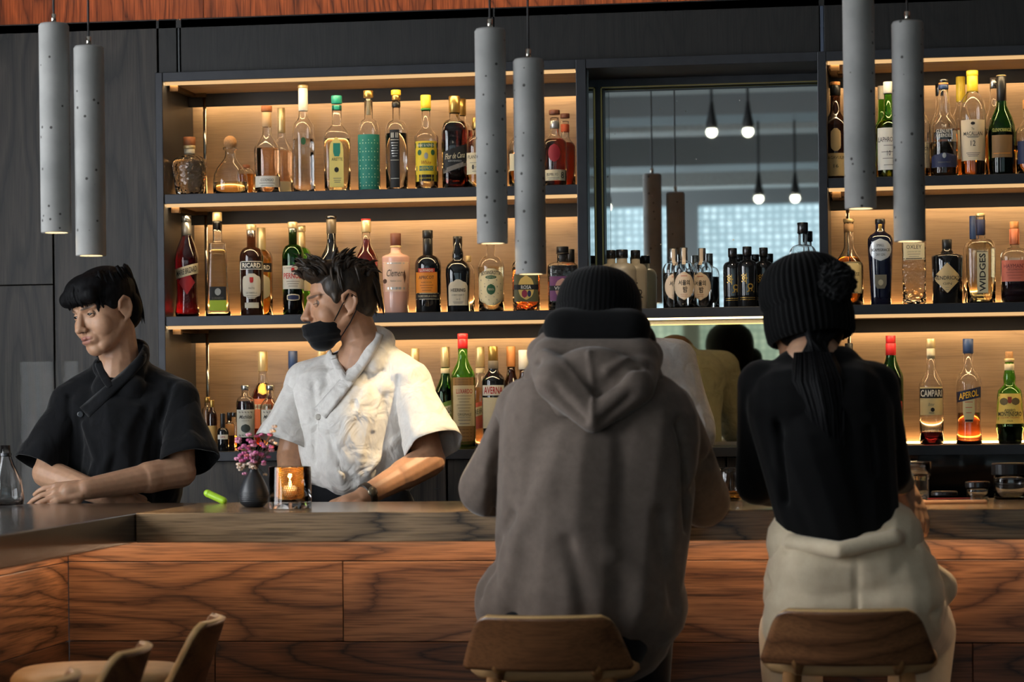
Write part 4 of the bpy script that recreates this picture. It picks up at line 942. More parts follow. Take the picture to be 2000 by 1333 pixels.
bottle('fruit_liqueur', Z3, 508, 548, 753, std(.66,.86,.36,.93,body=1.0,kind='slope'), G_CLR, 'clear bottle of peach liqueur with red fruit label, by the white sleeve', (.62,Q_PINK), [(.925,1,.40,C_SILV)], [LB(.21,.63,.88,pm(206,200,184),texts=[T('Mathilde',.52,.055,1.35,INK,shear=.4,bold=.01),T('~ ~ ~ ~ ~',.59,.03,1.4,GREY)]),LB(.30,.43,.44,pm(196,60,50),'oval',eps=.0016,name='peach_print')], Y=1.97)
bottle('liqueur_bottle', Z3, 490, 538, 687, slp(.50,.74,.36,.8), G_CLR, 'dark amber liqueur bottle with pale sealed neck and orange label', (.68,Q_RUM), [(.80,1,.40,C_PALE)], [LB(.22,.52,.9,pm(222,120,70),texts=[T('MARIE BRIZARD',.44,.035,1.5,INK)],bars=[(.44,.9,.05,CREAM,0)]),LB(.56,.68,.4,GOLD,'oval',eps=.0012,name='medallion')], Y=2.1)
bottle('liqueur_bottle', Z3, 549, 597, 686, slp(.50,.76,.36,.82), G_CLR, 'clear bottle with navy screw cap, half hidden by the white shirt', (.6,Q_YEL), [(.82,1,.38,C_NAVY)], Y=2.07)
bottle('liqueur_bottle', Z3, 608, 650, 670, slp(.5,.76,.36,.82), G_CLR, 'bottle with gold cap, behind the face mask and white collar', (.6,Q_YEL), [(.84,1,.4,C_PALE)], Y=2.07)
bottle('liqueur_bottle', Z3, 790, 832, 681, slp(.5,.76,.36,.82), G_BRN, 'dark bottle with gold screw cap, over the white-shirted shoulder', None, [(.8,1,.42,C_PALE)], Y=2.07)
bottle('liqueur_bottle', Z3, 849, 892, 678, slp(.52,.76,.38,.8), G_DKG, 'dark green liqueur bottle with cream neck and green label, at the white sleeve', (.6,Q_DRK), [(.8,1,.42,C_PALE),(.74,.79,.43,CREAM)], [LB(.2,.46,.9,pm(120,150,70),texts=[T('MARIE BRIZARD',.37,.05,1.6,INK,slope=.3)],bars=[(.37,.9,.09,CREAM,0)],slope=.3)], Y=2.06)
bottle('maraschino_bottle', Z3, 881, 929, 652, slp(.62,.80,.40,.88,base=1.0), G_GRN, 'green bottle in straw wrap with glossy red cap', (.6,Q_CLR), [(.87,.955,.41,C_RED),(.955,1,.43,C_RED)], [LB(.0,.62,.985,pm(150,112,62),bars=[(.05+.03*i,.98,.006,pm(112,80,40),0) for i in range(5)]+[(.56+.02*i,.98,.005,pm(112,80,40),0) for i in range(3)],name='straw_wrap'),LB(.20,.55,.86,pm(206,190,150),u=.05,eps=.002,texts=[T('LUXARDO',.50,.04,1.3,RED,u=.1,bold=.015),T('ORIGINALE',.30,.022,1.1,INK,u=.1),T('MARASCHINO',.275,.016,1.0,GREY,u=.1)],bars=fine(.33,.46,6,.6,pm(150,134,100),.08)+fine(.22,.25,2,.6,GREY,.08))], Y=1.98, n=32)
bottle('liqueur_bottle', Z3, 917, 960, 678, slp(.52,.76,.38,.8), G_CLR, 'clear liqueur bottle with pink label, between straw wrap and black amaro', (.6,Q_PINK), [(.8,1,.42,C_PALE),(.74,.79,.43,CREAM)], [LB(.2,.46,.9,pm(224,110,90),texts=[T('MARIE BRIZARD',.37,.05,1.6,INK,slope=.3)],bars=[(.37,.9,.09,CREAM,0)],slope=.3)], Y=2.1)
bottle('amaro_bottle', Z3, 941, 987, 677, slp(.66,.78,.42,.85), G_BLK, 'black amaro bottle with gold screw cap, at the hooded shoulder', None, [(.86,1,.42,C_GOLD),(.78,.86,.44,pm(120,110,96))], [LB(.52,.62,.9,WHITE,texts=[T('AVERNA',.57,.07,1.6,RED,bold=.02)]),LB(.2,.5,.9,CREAM)], Y=2.0)
bottle('liqueur_bottle', Z3, 978, 1020, 677, slp(.55,.76,.4,.8), G_BRN, 'bottle with orange capsule, peeping over the hooded shoulder', None, [(.8,1,.42,C_ORNG)], Y=2.05)
bottle('liqueur_bottle', Z3, 1003, 1045, 684, slp(.55,.76,.42,.8), G_BRN, 'bottle with white ribbed capsule, just beside the grey hood', None, [(.8,1,.5,C_WHITE)], Y=2.03)
# ================================================================ PEOPLE
from mathutils.bvhtree import BVHTree
from mathutils import noise as mnoise

def cap(p0, p1, r0, r1=None, n=14):
    return ('cap', Vector(p0), Vector(p1), r0, r0 if r1 is None else r1, n)
def ell(c, r, rot=None, n=22):
    return ('ell', Vector(c), r, rot, n)

def prim_mesh(parts, M=None):
    V = []; Fc = []
    for q in parts:
        b = len(V)
        if q[0] == 'cap':
            _, p0, p1, r0, r1, n = q
            if M is not None: p0 = M @ p0; p1 = M @ p1
            ax = p1 - p0; L_ = ax.length
            z = ax.normalized() if L_ > 1e-6 else Vector((0, 0, 1))
            a = Vector((0, 0, 1)) if abs(z.z) < 0.9 else Vector((1, 0, 0))
            x = z.cross(a).normalized(); y = z.cross(x)
            rings = []
            for k in range(1, 5):
                t = math.pi/2*k/4
                rings.append((p0 - z*(r0*math.cos(t)), r0*math.sin(t)))
            for k in range(0, 4):
                t = math.pi/2*k/4
                rings.append((p1 + z*(r1*math.sin(t)), r1*math.cos(t)))
            V.append(tuple(p0 - z*r0))
            for (c, r) in rings:
                for i in range(n):
                    an = 2*math.pi*i/n
                    V.append(tuple(c + (x*math.cos(an) + y*math.sin(an))*r))
            V.append(tuple(p1 + z*r1))
            last = len(V)-1; m = len(rings)
            for i in range(n):
                k = (i+1) % n
                Fc.append((b, b+1+k, b+1+i)); Fc.append((last, b+1+(m-1)*n+i, b+1+(m-1)*n+k))
                for j in range(m-1):
                    Fc.append((b+1+j*n+i, b+1+j*n+k, b+1+(j+1)*n+k, b+1+(j+1)*n+i))
        else:
            _, c, r, rot, n = q
            mb = MB().ball((0, 0, 0), r, n, max(8, n*2//3))
            R3 = rot if rot is not None else Matrix.Identity(3)
            for p in mb.v:
                w = R3 @ Vector(p) + c
                if M is not None: w = M @ w
                V.append(tuple(w))
            Fc += [tuple(i+b for i in f) for f in mb.f]
    return V, Fc

def blob(parts, voxel=0.005, smooth=6, M=None, extra=None):
    V, Fc = prim_mesh(parts, M)
    if extra:
        b = len(V); V = V + list(extra[0]); Fc = Fc + [tuple(i+b for i in f) for f in extra[1]]
    me = bpy.data.meshes.new('blob'); me.from_pydata(V, [], Fc); me.update()
    ob = bpy.data.objects.new('blob', me); COL.objects.link(ob)
    rm = ob.modifiers.new('r', 'REMESH'); rm.mode = 'VOXEL'; rm.voxel_size = voxel
    if smooth:
        sm = ob.modifiers.new('s', 'SMOOTH'); sm.factor = 0.5; sm.iterations = smooth
    dg = bpy.context.evaluated_depsgraph_get()
    out = bpy.data.meshes.new_from_object(ob.evaluated_get(dg))
    bpy.data.objects.remove(ob); bpy.data.meshes.remove(me)
    out.materials.clear()
    return out

def get_co(me):
    a = np.empty(len(me.vertices)*3); me.vertices.foreach_get('co', a); return a.reshape(-1, 3)
def set_co(me, a):
    me.vertices.foreach_set('co', a.astype(np.float32).ravel()); me.update()
def get_no(me):
    a = np.empty(len(me.vertices)*3); me.vertices.foreach_get('normal', a); return a.reshape(-1, 3)

def folds(me, amp=0.006, scale=(9, 9, 4), seed=0.0, mask=None, ridged=True):
    co = get_co(me); no = get_no(me)
    d = np.empty(len(co))
    for i, p in enumerate(co):
        q = Vector((p[0]*scale[0]+seed, p[1]*scale[1]+seed*1.7, p[2]*scale[2]))
        w = mnoise.noise(q + Vector((mnoise.noise(q*0.7)*1.2, 0, mnoise.noise(q*0.9+Vector((5, 0, 0)))*0.8)))
        d[i] = (1-abs(w)*2.2) if ridged else w
    if mask is not None: d = d*mask(co)
    set_co(me, co + no*(d*amp)[:, None])

def crease(me, segs, depth=0.01, width=0.012):
    """press soft grooves (depth>0) or raise ridges along world-space polylines"""
    co = get_co(me); no = get_no(me); acc = np.zeros(len(co))
    for pts, dp, wd in segs:
        best = np.full(len(co), 1e9)
        for a, b in zip(pts[:-1], pts[1:]):
            a = np.array(a); b = np.array(b); ab = b-a
            t = np.clip(((co-a)@ab)/max(ab@ab, 1e-9), 0, 1)
            dd = np.linalg.norm(co-(a+t[:, None]*ab), axis=1)
            best = np.minimum(best, dd)
        acc += dp*np.exp(-(best/wd)**2)
    set_co(me, co - no*acc[:, None])

def bvh_of(me): 
    return BVHTree.FromPolygons([v.co[:] for v in me.vertices], [tuple(p.vertices) for p in me.polygons])
def hit(bvh, px, py, off=0.003, Y=1.0):
    d = ray(px, py).normalized()
    loc, nor, _, _ = bvh.ray_cast(CAM, d)
    if loc is None:
        loc, nor, _, _ = bvh.find_nearest(P(px, py, Y))
    return loc - d*off, nor
def ribbon(bvh, pts, w, off=0.004, thick=0.004, Y=1.0, sub=6):
    """strip of cloth laid on a surface along a polyline given in picture points"""
    P2 = []
    for (a, b) in zip(pts[:-1], pts[1:]):
        for i in range(sub):
            t = i/sub
            P2.append((a[0]+(b[0]-a[0])*t, a[1]+(b[1]-a[1])*t))
    P2.append(pts[-1])
    v = []; f = []
    rows = 5
    for i, (x, y) in enumerate(P2):
        a = P2[max(0, i-1)]; b = P2[min(len(P2)-1, i+1)]
        tx, ty = b[0]-a[0], b[1]-a[1]
        L_ = math.hypot(tx, ty) or 1
        nx, ny = -ty/L_, tx/L_
        for k in range(rows):
            s = -1+2*k/(rows-1)
            ww = w if not isinstance(w, (tuple, list)) else w[0]+(w[1]-w[0])*i/(len(P2)-1)
            l, _n = hit(bvh, x+nx*ww*s, y+ny*ww*s, off*(1.0 if abs(s) < .9 else .6), Y)
            v.append(tuple(l))
    arr = np.array(v).reshape(len(P2), rows, 3)
    for _ in range(4):
        arr[1:-1] = arr[1:-1]*.5 + (arr[:-2]+arr[2:])*.25
    v = [tuple(q) for q in arr.reshape(-1, 3)]
    for i in range(len(P2)-1):
        for k in range(rows-1):
            q = i*rows+k
            f.append((q, q+1, q+rows+1, q+rows))
    return v, f

def hand_parts(wrist, tip_dir, back, scale=1.0, curl=(0.3, 0.5, 0.35), thumb_side=1, spread=0.12, thumb_out=0.7):
    d = Vector(tip_dir).normalized(); n = Vector(back); n = (n - d*n.dot(d)).normalized(); s = d.cross(n)*thumb_side
    w = Vector(wrist); out = []
    k = scale
    out.append(cap(w - d*0.01*k, w + d*0.05*k, 0.024*k, 0.026*k))
    lens = [(0.040, 0.026, 0.020), (0.045, 0.029, 0.022), (0.042, 0.027, 0.021), (0.033, 0.021, 0.018)]
    for i in range(4):
        off = (1.5-i)*0.0195*k
        kn = w + d*(0.088-0.004*abs(i-1))*k + s*off
        out.append(cap(w + d*0.02*k + s*off*0.7, kn, 0.015*k, 0.0115*k))
        dd = (d + s*(1.5-i)*spread).normalized()
        p = kn
        ang = 0
        for j in range(3):
            ang += curl[j]
            v = dd*math.cos(ang) - n*math.sin(ang)
            q = p + v*lens[i][j]*k
            out.append(cap(p, q, (0.0095-0.0009*j)*k, (0.0088-0.0011*j)*k, 12))
            p = q
    b = w + d*0.022*k + s*0.02*k - n*0.006*k
    t1 = (d*0.75 + s*thumb_out - n*0.25).normalized()
    m = b + t1*0.042*k
    out.append(cap(b, m, 0.015*k, 0.0115*k))
    t2 = (d*0.95 + s*thumb_out*0.35 - n*0.25).normalized()
    e = m + t2*0.03*k
    out.append(cap(m, e, 0.0112*k, 0.0098*k))
    out.append(cap(e, e + t2*0.018*k - n*0.002*k, 0.0098*k, 0.0078*k))
    return out

def head_matrix(px, py, Y, yaw, pitch, roll, scale=1.0):
    """yaw: degrees turned to picture left from looking at the camera; pitch: nodding down; roll: leaning to picture left"""
    c = P(px, py, Y)
    d = ray(px, HORIZ); d.z = 0; d.normalize()
    right = Vector((d.y, -d.x, 0))
    yw = math.radians(yaw)
    fw = -d*math.cos(yw) - right*math.sin(yw)
    up = Vector((0, 0, 1))
    p = math.radians(pitch)
    fw2 = fw*math.cos(p) - up*math.sin(p)
    up2 = up*math.cos(p) + fw*math.sin(p)
    r = math.radians(roll)
    Rr = Matrix.Rotation(r, 3, d)           # roll about the view axis
    # positive roll leans the crown to picture left
    Rr = Matrix.Rotation(-r, 3, d)
    fw2 = Rr @ fw2; up2 = Rr @ up2
    xr = fw2.cross(up2)
    M = Matrix((xr*scale, fw2*scale, up2*scale)).transposed().to_4x4()
    M.translation = c
    return M

def rotx(a): return Matrix.Rotation(a, 3, 'X')
def roty(a): return Matrix.Rotation(a, 3, 'Y')
def rotz(a): return Matrix.Rotation(a, 3, 'Z')

def head_parts():
    H = []
    H.append(ell((0, -.014, .034), (.075, .096, .084), None, 32))
    H.append(ell((0, .022, -.016), (.069, .068, .088), None, 32))
    H.append(ell((0, .026, -.058), (.060, .060, .050), rotx(-.2), 30))
    H.append(ell((0, .066, -.092), (.030, .026, .024)))
    for s in (-1, 1):
        H.append(ell((s*.034, .050, -.030), (.036, .034, .040)))
        H.append(cap((s*.052, -.004, -.046), (s*.024, .058, -.088), .020, .020))
        H.append(cap((s*.012, .084, .026), (s*.046, .066, .027), .010, .008))
        H.append(cap((s*.0125, .099, -.033), (s*.010, .103, -.031), .0085, .0075))
        Re = rotz(s*.35) @ rotx(-.15)
        H.append(ell((s*.077, -.012, -.004), (.0045, .017, .029), Re))
        for (a, b) in [((.084, -.032, .018), (.086, -.015, .029)), ((.086, -.015, .029), (.083, .003, .018)), ((.084, -.032, .018), (.084, -.033, -.004)), ((.084, -.033, -.004), (.080, -.021, -.028)), ((.080, -.021, -.028), (.076, -.008, -.035)), ((.083, .003, .018), (.078, .004, .004))]:
            H.append(cap((s*a[0], a[1], a[2]), (s*b[0], b[1], b[2]), .0056))
    H.append(cap((0, .084, .020), (0, .104, -.022), .0088, .0112))
    H.append(ell((0, .109, -.029), (.0135, .0125, .0115)))
    H.append(ell((0, .072, -.061), (.034, .026, .030)))
    H.append(cap((-.018, .0905, -.0580), (.018, .0905, -.0580), .0062))
    H.append(ell((0, .0975, -.0570), (.012, .0062, .0060)))
    H.append(cap((-.014, .0910, -.0690), (.014, .0910, -.0690), .0076))
    return H

def skin_mat(name, col, lip, brow, brow_amt=1.0):
    m, N, L, b = _nt(name)
    at = N.new('ShaderNodeAttribute'); at.attribute_name = 'hl'
    sx = N.new('ShaderNodeSeparateXYZ'); L.new(at.outputs['Vector'], sx.inputs[0])
    def mth(op, a, b_=None, c=None):
        q = N.new('ShaderNodeMath'); q.operation = op
        for i, v in enumerate((a, b_, c)):
            if v is None: continue
            if isinstance(v, (int, float)): q.inputs[i].default_value = v
            else: L.new(v, q.inputs[i])
        return q.outputs[0]
    ax = mth('ABSOLUTE', sx.outputs[0])
    X, Yf, Zc = ax, sx.outputs[1], sx.outputs[2]
    def ellipse(cx, cz, rx, rz, tilt=0.0, soft=0.4):
        dx = mth('SUBTRACT', X, cx); dz = mth('SUBTRACT', Zc, cz)
        dz2 = mth('MULTIPLY_ADD', dx, tilt, dz)
        e = mth('ADD', mth('POWER', mth('DIVIDE', dx, rx), 2.0), mth('POWER', mth('DIVIDE', dz2, rz), 2.0))
        q = N.new('ShaderNodeMapRange'); q.interpolation_type = 'SMOOTHSTEP'
        q.inputs['From Min'].default_value = 1+soft; q.inputs['From Max'].default_value = 1-soft
        L.new(e, q.inputs['Value'])
        fr = mth('GREATER_THAN', Yf, 0.05)
        return mth('MULTIPLY', q.outputs[0], fr)
    nz = N.new('ShaderNodeTexNoise'); nz.inputs['Scale'].default_value = 60; nz.inputs['Detail'].default_value = 4
    tc = N.new('ShaderNodeTexCoord'); L.new(tc.outputs['Object'], nz.inputs['Vector'])
    rp = N.new('ShaderNodeValToRGB')
    rp.color_ramp.elements[0].position = .3; rp.color_ramp.elements[0].color = (*[c*.88 for c in col], 1)
    rp.color_ramp.elements[1].position = .7; rp.color_ramp.elements[1].color = (*[min(1, c*1.05) for c in col], 1)
    L.new(nz.outputs['Fac'], rp.inputs['Fac'])
    cur = rp.outputs['Color']
    def mix(mask, colr, amt=1.0):
        nonlocal cur
        mx = N.new('ShaderNodeMix'); mx.data_type = 'RGBA'
        L.new(mth('MULTIPLY', mask, amt), mx.inputs['Factor']); L.new(cur, mx.inputs[6]); mx.inputs[7].default_value = (*colr, 1)
        cur = mx.outputs[2]
    mix(ellipse(0, -.0575, .024, .0062, 0, .35), lip, .85)
    mix(ellipse(0, -.068, .020, .0072, 0, .35), lip, .7)
    mix(ellipse(0, -.0632, .024, .0013, 0, .5), [c*.25 for c in lip], .9)
    mix(ellipse(.032, .0275, .021, .0042, -.12, .6), brow, .8*brow_amt)
    mix(ellipse(.0085, -.0385, .0042, .0022, 0, .5), [c*.2 for c in lip], .8)
    L.new(cur, b.inputs['Base Color'])
    b.inputs['Roughness'].default_value = 0.48
    b.inputs['Subsurface Weight'].default_value = 0.12
    b.inputs['Subsurface Radius'].default_value = (0.9, 0.35, 0.2)
    b.inputs['Subsurface Scale'].default_value = 0.008
    return m

def finish_head(me, M):
    """eye sockets and the head-local coordinates for the skin shader"""
    Mi = np.array(M.inverted())
    co = get_co(me)
    loc = co @ Mi[:3, :3].T + Mi[:3, 3]
    fr = np.array(M.to_3x3() @ Vector((0, 1, 0)))
    face = (loc[:, 1] > 0.04)
    push = np.zeros(len(co))
    for s in (-1, 1):
        push += 0.0085*np.exp(-(((loc[:, 0]-s*.031)/.015)**2 + ((loc[:, 2]-.006)/.0095)**2))
        push += 0.004*np.exp(-(((loc[:, 0]-s*.0075)/.0035)**2 + ((loc[:, 2]+.040)/.0028)**2))
    push += 0.0028*np.exp(-((loc[:, 2]+.0632)/.0022)**2)*(np.abs(loc[:, 0]) < .026)
    push *= face
    # ear hollow
    set_co(me, co - fr*push[:, None])
    at = me.attributes.new('hl', 'FLOAT_VECTOR', 'POINT')
    far = np.linalg.norm(loc, axis=1) > 0.17
    loc2 = loc.copy(); loc2[far] = (0, -1, 0)
    at.data.foreach_set('vector', loc2.astype(np.float32).ravel())

M_sclera = plain('eye_white', srgb(186, 176, 168), rough=0.25, coat=0.2)
M_iris = plain('eye_iris', srgb(24, 15, 11), rough=0.08, coat=0.8)
M_lash = plain('eyelash', (0.006, 0.005, 0.005), rough=0.7)
def eyes(M, parent, skin, gaze=(0, 1, 0), both=True, open_=1.0):
    for s in (-1, 1):
        c = Vector((s*.031, .0705, .007))
        R = .0118
        mb = MB().ball(c, R, 20, 14)
        mb.v = [tuple(M @ Vector(p)) for p in mb.v]
        mb.build('eyeball', M_sclera, parent, smooth=True)
        g = Vector(gaze).normalized()
        x = g.cross(Vector((0, 0, 1))).normalized(); z = x.cross(g)
        iv = [tuple(M @ (c + g*(R+.0006)))]; 
        for rr in (.003, .0064):
            for k in range(16):
                a = 2*math.pi*k/16
                q = x*math.cos(a)*rr + z*math.sin(a)*rr
                iv.append(tuple(M @ (c + (g*math.sqrt(R*R-rr*rr) + q)*1.012)))
        fc = [(0, 1+k, 1+(k+1) % 16) for k in range(16)] + [(1+k, 17+k, 17+(k+1) % 16, 1+(k+1) % 16) for k in range(16)]
        mesh_obj('iris', iv, fc, M_iris, parent, True)
        for up, e0 in ((1, .30*open_), (-1, -.24*open_)):
            v = []; f = []
            nlo, nla = 15, 7
            for j in range(nla):
                for i in range(nlo):
                    lo = -1.35 + 2.7*i/(nlo-1)
                    edge = e0*(1-(lo/1.0)**2*0.9) - .03
                    la = edge + (up*1.35-edge)*j/(nla-1)
                    rr = R*(1.085 if j else 1.10)
                    p = c + Vector((math.sin(lo)*math.cos(la), math.cos(lo)*math.cos(la), math.sin(la)))*rr
                    v.append(tuple(M @ p))
            for j in range(nla-1):
                for i in range(nlo-1):
                    q = j*nlo+i; f.append((q, q+1, q+nlo+1, q+nlo))
            o = mesh_obj('eyelid', v, f, skin, parent, True)
            at = o.data.attributes.new('hl', 'FLOAT_VECTOR', 'POINT')
            at.data.foreach_set('vector', [0, -1, 0]*len(v))
            sm = o.modifiers.new('t', 'SOLIDIFY'); sm.thickness = .0008; sm.offset = 1
            if up == 1:
                MB().tube([v[i] for i in range(nlo)], .0011, 6).build('eyelash', M_lash, parent)

def strands(M, specs, seed=1, n=5, name='hair', mat=None, parent=None, base=None):
    """hair locks: (root, mid, tip, radius) in head-local coordinates, over an optional base mesh"""
    mb = MB()
    for (a, b, c, r) in specs:
        a, b, c = Vector(a), Vector(b), Vector(c)
        pts = []
        for i in range(6):
            t = i/5
            pts.append(M @ (a*(1-t)**2 + b*2*t*(1-t) + c*t*t))
        rs = [r*q for q in (.55, 1.0, .95, .8, .5, .08)]
        mb.tube(pts, rs, n, cap=True)
    if base:
        mb.add([v.co[:] for v in base.vertices], [tuple(p.vertices) for p in base.polygons])
    return mb.build(name, mat, parent, smooth=True)

def hair_mat(name, c1, c2, rough=0.38):
    m, N, L, b = _nt(name)
    tc = N.new('ShaderNodeTexCoord'); nz = N.new('ShaderNodeTexNoise'); nz.inputs['Scale'].default_value = 120; nz.inputs['Detail'].default_value = 4
    mp = N.new('ShaderNodeMapping'); mp.inputs['Scale'].default_value = (1, 1, .25)
    L.new(tc.outputs['Object'], mp.inputs[0]); L.new(mp.outputs[0], nz.inputs['Vector'])
    rp = N.new('ShaderNodeValToRGB'); rp.color_ramp.elements[0].color = (*c1, 1); rp.color_ramp.elements[1].color = (*c2, 1)
    rp.color_ramp.elements[0].position = .35; rp.color_ramp.elements[1].position = .7
    L.new(nz.outputs['Fac'], rp.inputs['Fac']); L.new(rp.outputs['Color'], b.inputs['Base Color'])
    bp = N.new('ShaderNodeBump'); bp.inputs['Strength'].default_value = .5; bp.inputs['Distance'].default_value = .003
    L.new(nz.outputs['Fac'], bp.inputs['Height']); L.new(bp.outputs['Normal'], b.inputs['Normal'])
    b.inputs['Roughness'].default_value = rough
    return m

def add_part(name, me, mat, parent, smooth=True):
    return link_mesh(name, me, mat, parent, smooth)

def sleeve_cap(a, b, r0, r1, M=None): return cap(a, b, r0, r1)

def proj_px(co):
    d = co - np.array(CAM)
    z = d @ np.array(FWD); u0 = (d @ np.array(RGT))/z; v0 = d[:, 2]/z
    return 1000 + (u0*_c - v0*_s)*FPX, HORIZ - (u0*_s + v0*_c)*FPX
def cut_poly(me, poly, ymax):
    co = get_co(me); x, y = proj_px(co)
    ins = np.zeros(len(co), bool); n = len(poly)
    for i in range(n):
        x0, y0 = poly[i]; x1, y1 = poly[(i+1) % n]
        c = ((y0 > y) != (y1 > y)) & (x < (x1-x0)*(y-y0)/((y1-y0) if y1 != y0 else 1e-9) + x0)
        ins ^= c
    ins &= co[:, 1] < ymax
    bm = bmesh.new(); bm.from_mesh(me); bm.verts.ensure_lookup_table()
    bmesh.ops.delete(bm, geom=[v for v in bm.verts if ins[v.index]], context='VERTS')
    bm.to_mesh(me); bm.free(); me.update()
def sleeve(root, a, b, t0, t1, r0, r1, mat, seed=0.0, flat=1.0, cuff=True):
    a, b = Vector(a), Vector(b); ax = (b-a).normalized()
    x = ax.cross(Vector((0, 1, 0))).normalized(); y = ax.cross(x)
    v = []; f = []; n = 48; rows = 14
    for j in range(rows+1):
        t = j/rows; c = a + (b-a)*(t0+(t1-t0)*t)
        r = r0 + (r1-r0)*t
        if cuff and t > .76: r += .0035
        for i in range(n):
            an = 2*math.pi*i/n
            w = mnoise.noise(Vector((math.cos(an)*1.6+seed, math.sin(an)*1.6, t*1.5)))*.012*(.3+t)
            v.append(tuple(c + x*math.cos(an)*(r+w) + y*math.sin(an)*(r*flat+w)))
    for j in range(rows):
        for i in range(n):
            k = (i+1) % n; f.append((j*n+i, j*n+k, (j+1)*n+k, (j+1)*n+i))
    o = mesh_obj('sleeve', v, f, mat, root, True)
    sm = o.modifiers.new('t', 'SOLIDIFY'); sm.thickness = .003; sm.offset = 0
    return o
def neck_collar(root, c, r, h, yaw, mat, tilt=.03, span=2.55):
    c = Vector(c); v = []; f = []; n = 30
    for j in range(4):
        for i in range(n+1):
            ph = -span + 2*span*i/n
            an = yaw + math.pi + ph
            fr = (1-math.cos(ph))/2            # 0 at the back, 1 at the front
            rr = r*(1 + .05*(j/3)) + fr*.012
            v.append((c.x + math.cos(an)*rr, c.y + math.sin(an)*rr, c.z + tilt*(1-2*fr) + h*(j/3)*(1-.5*fr)))
    for j in range(3):
        for i in range(n):
            q = j*(n+1)+i; f.append((q, q+1, q+n+2, q+n+1))
    o = mesh_obj('collar', v, f, mat, root, True)
    sm = o.modifiers.new('t', 'SOLIDIFY'); sm.thickness = .005; sm.offset = 0
    return o
def BTN(root): return [q for q in root.children if q.name.startswith('button')][0]

M_skin1 = skin_mat('skin_light', srgb(192, 148, 118), srgb(160, 100, 90), srgb(40, 28, 22))
M_skin2 = skin_mat('skin_tan', srgb(190, 142, 110), srgb(158, 100, 88), srgb(44, 30, 22))
M_blackcloth = cloth('black_cotton', srgb(21, 22, 25), srgb(17, 18, 20), sheen=.25, fold=.3, fscale=10)
M_whitecloth = cloth('white_linen', srgb(228, 225, 220), srgb(214, 210, 205), sheen=.1, weave=700, fold=.45, fscale=14)
M_hoodie = cloth('grey_fleece', srgb(116, 103, 94), srgb(102, 91, 83), sheen=.3, weave=500, fold=.10, fscale=7)
M_knit = cloth('black_knit', srgb(14, 14, 15), srgb(10, 10, 11), sheen=.15, weave=350, bump=.6)
M_blackjer = cloth('black_jersey', srgb(17, 17, 18), srgb(13, 13, 14), sheen=.15)
M_beige = cloth('beige_sweatpants', srgb(238, 220, 190), srgb(228, 208, 176), sheen=.25, weave=500, fold=.12, fscale=8)
M_trous = cloth('black_trousers', srgb(24, 26, 30), srgb(20, 21, 25))
M_hairblk = hair_mat('black_hair', (0.003, 0.003, 0.0035), (0.009, 0.009, 0.010), .6)
M_hairblk.node_tree.nodes['Principled BSDF'].inputs['Specular IOR Level'].default_value = .12
M_hairbrn = hair_mat('brown_hair', (0.010, 0.007, 0.005), (0.050, 0.031, 0.017), .5)
M_mask = cloth('black_mask', srgb(22, 23, 26), srgb(18, 19, 22), bump=.1)
M_shoe = plain('black_leather', (.01, .01, .01), rough=.35)

def legs(cx, cy, hipz, mat_parts_w=.10, sp=.095, ang=0.0):
    out = []
    for s in (-1, 1):
        h = Vector((cx+s*sp, cy, hipz)); k = Vector((cx+s*sp*1.05, cy-.01, .50)); a = Vector((cx+s*sp*1.05, cy+.01, .10))
        out += [cap(h, k, .085, .062), cap(k, a, .062, .05)]
    return out
def shoes(root, cx, cy, sp=.1):
    for s in (-1, 1):
        me = blob([ell((cx+s*sp, cy-.05, .045), (.045, .13, .04)), ell((cx+s*sp, cy+.02, .07), (.04, .06, .05))], .008, 3)
        co = get_co(me); co[:, 2] = np.maximum(co[:, 2], 0.002); set_co(me, co)
        add_part('shoe', me, M_shoe, root)

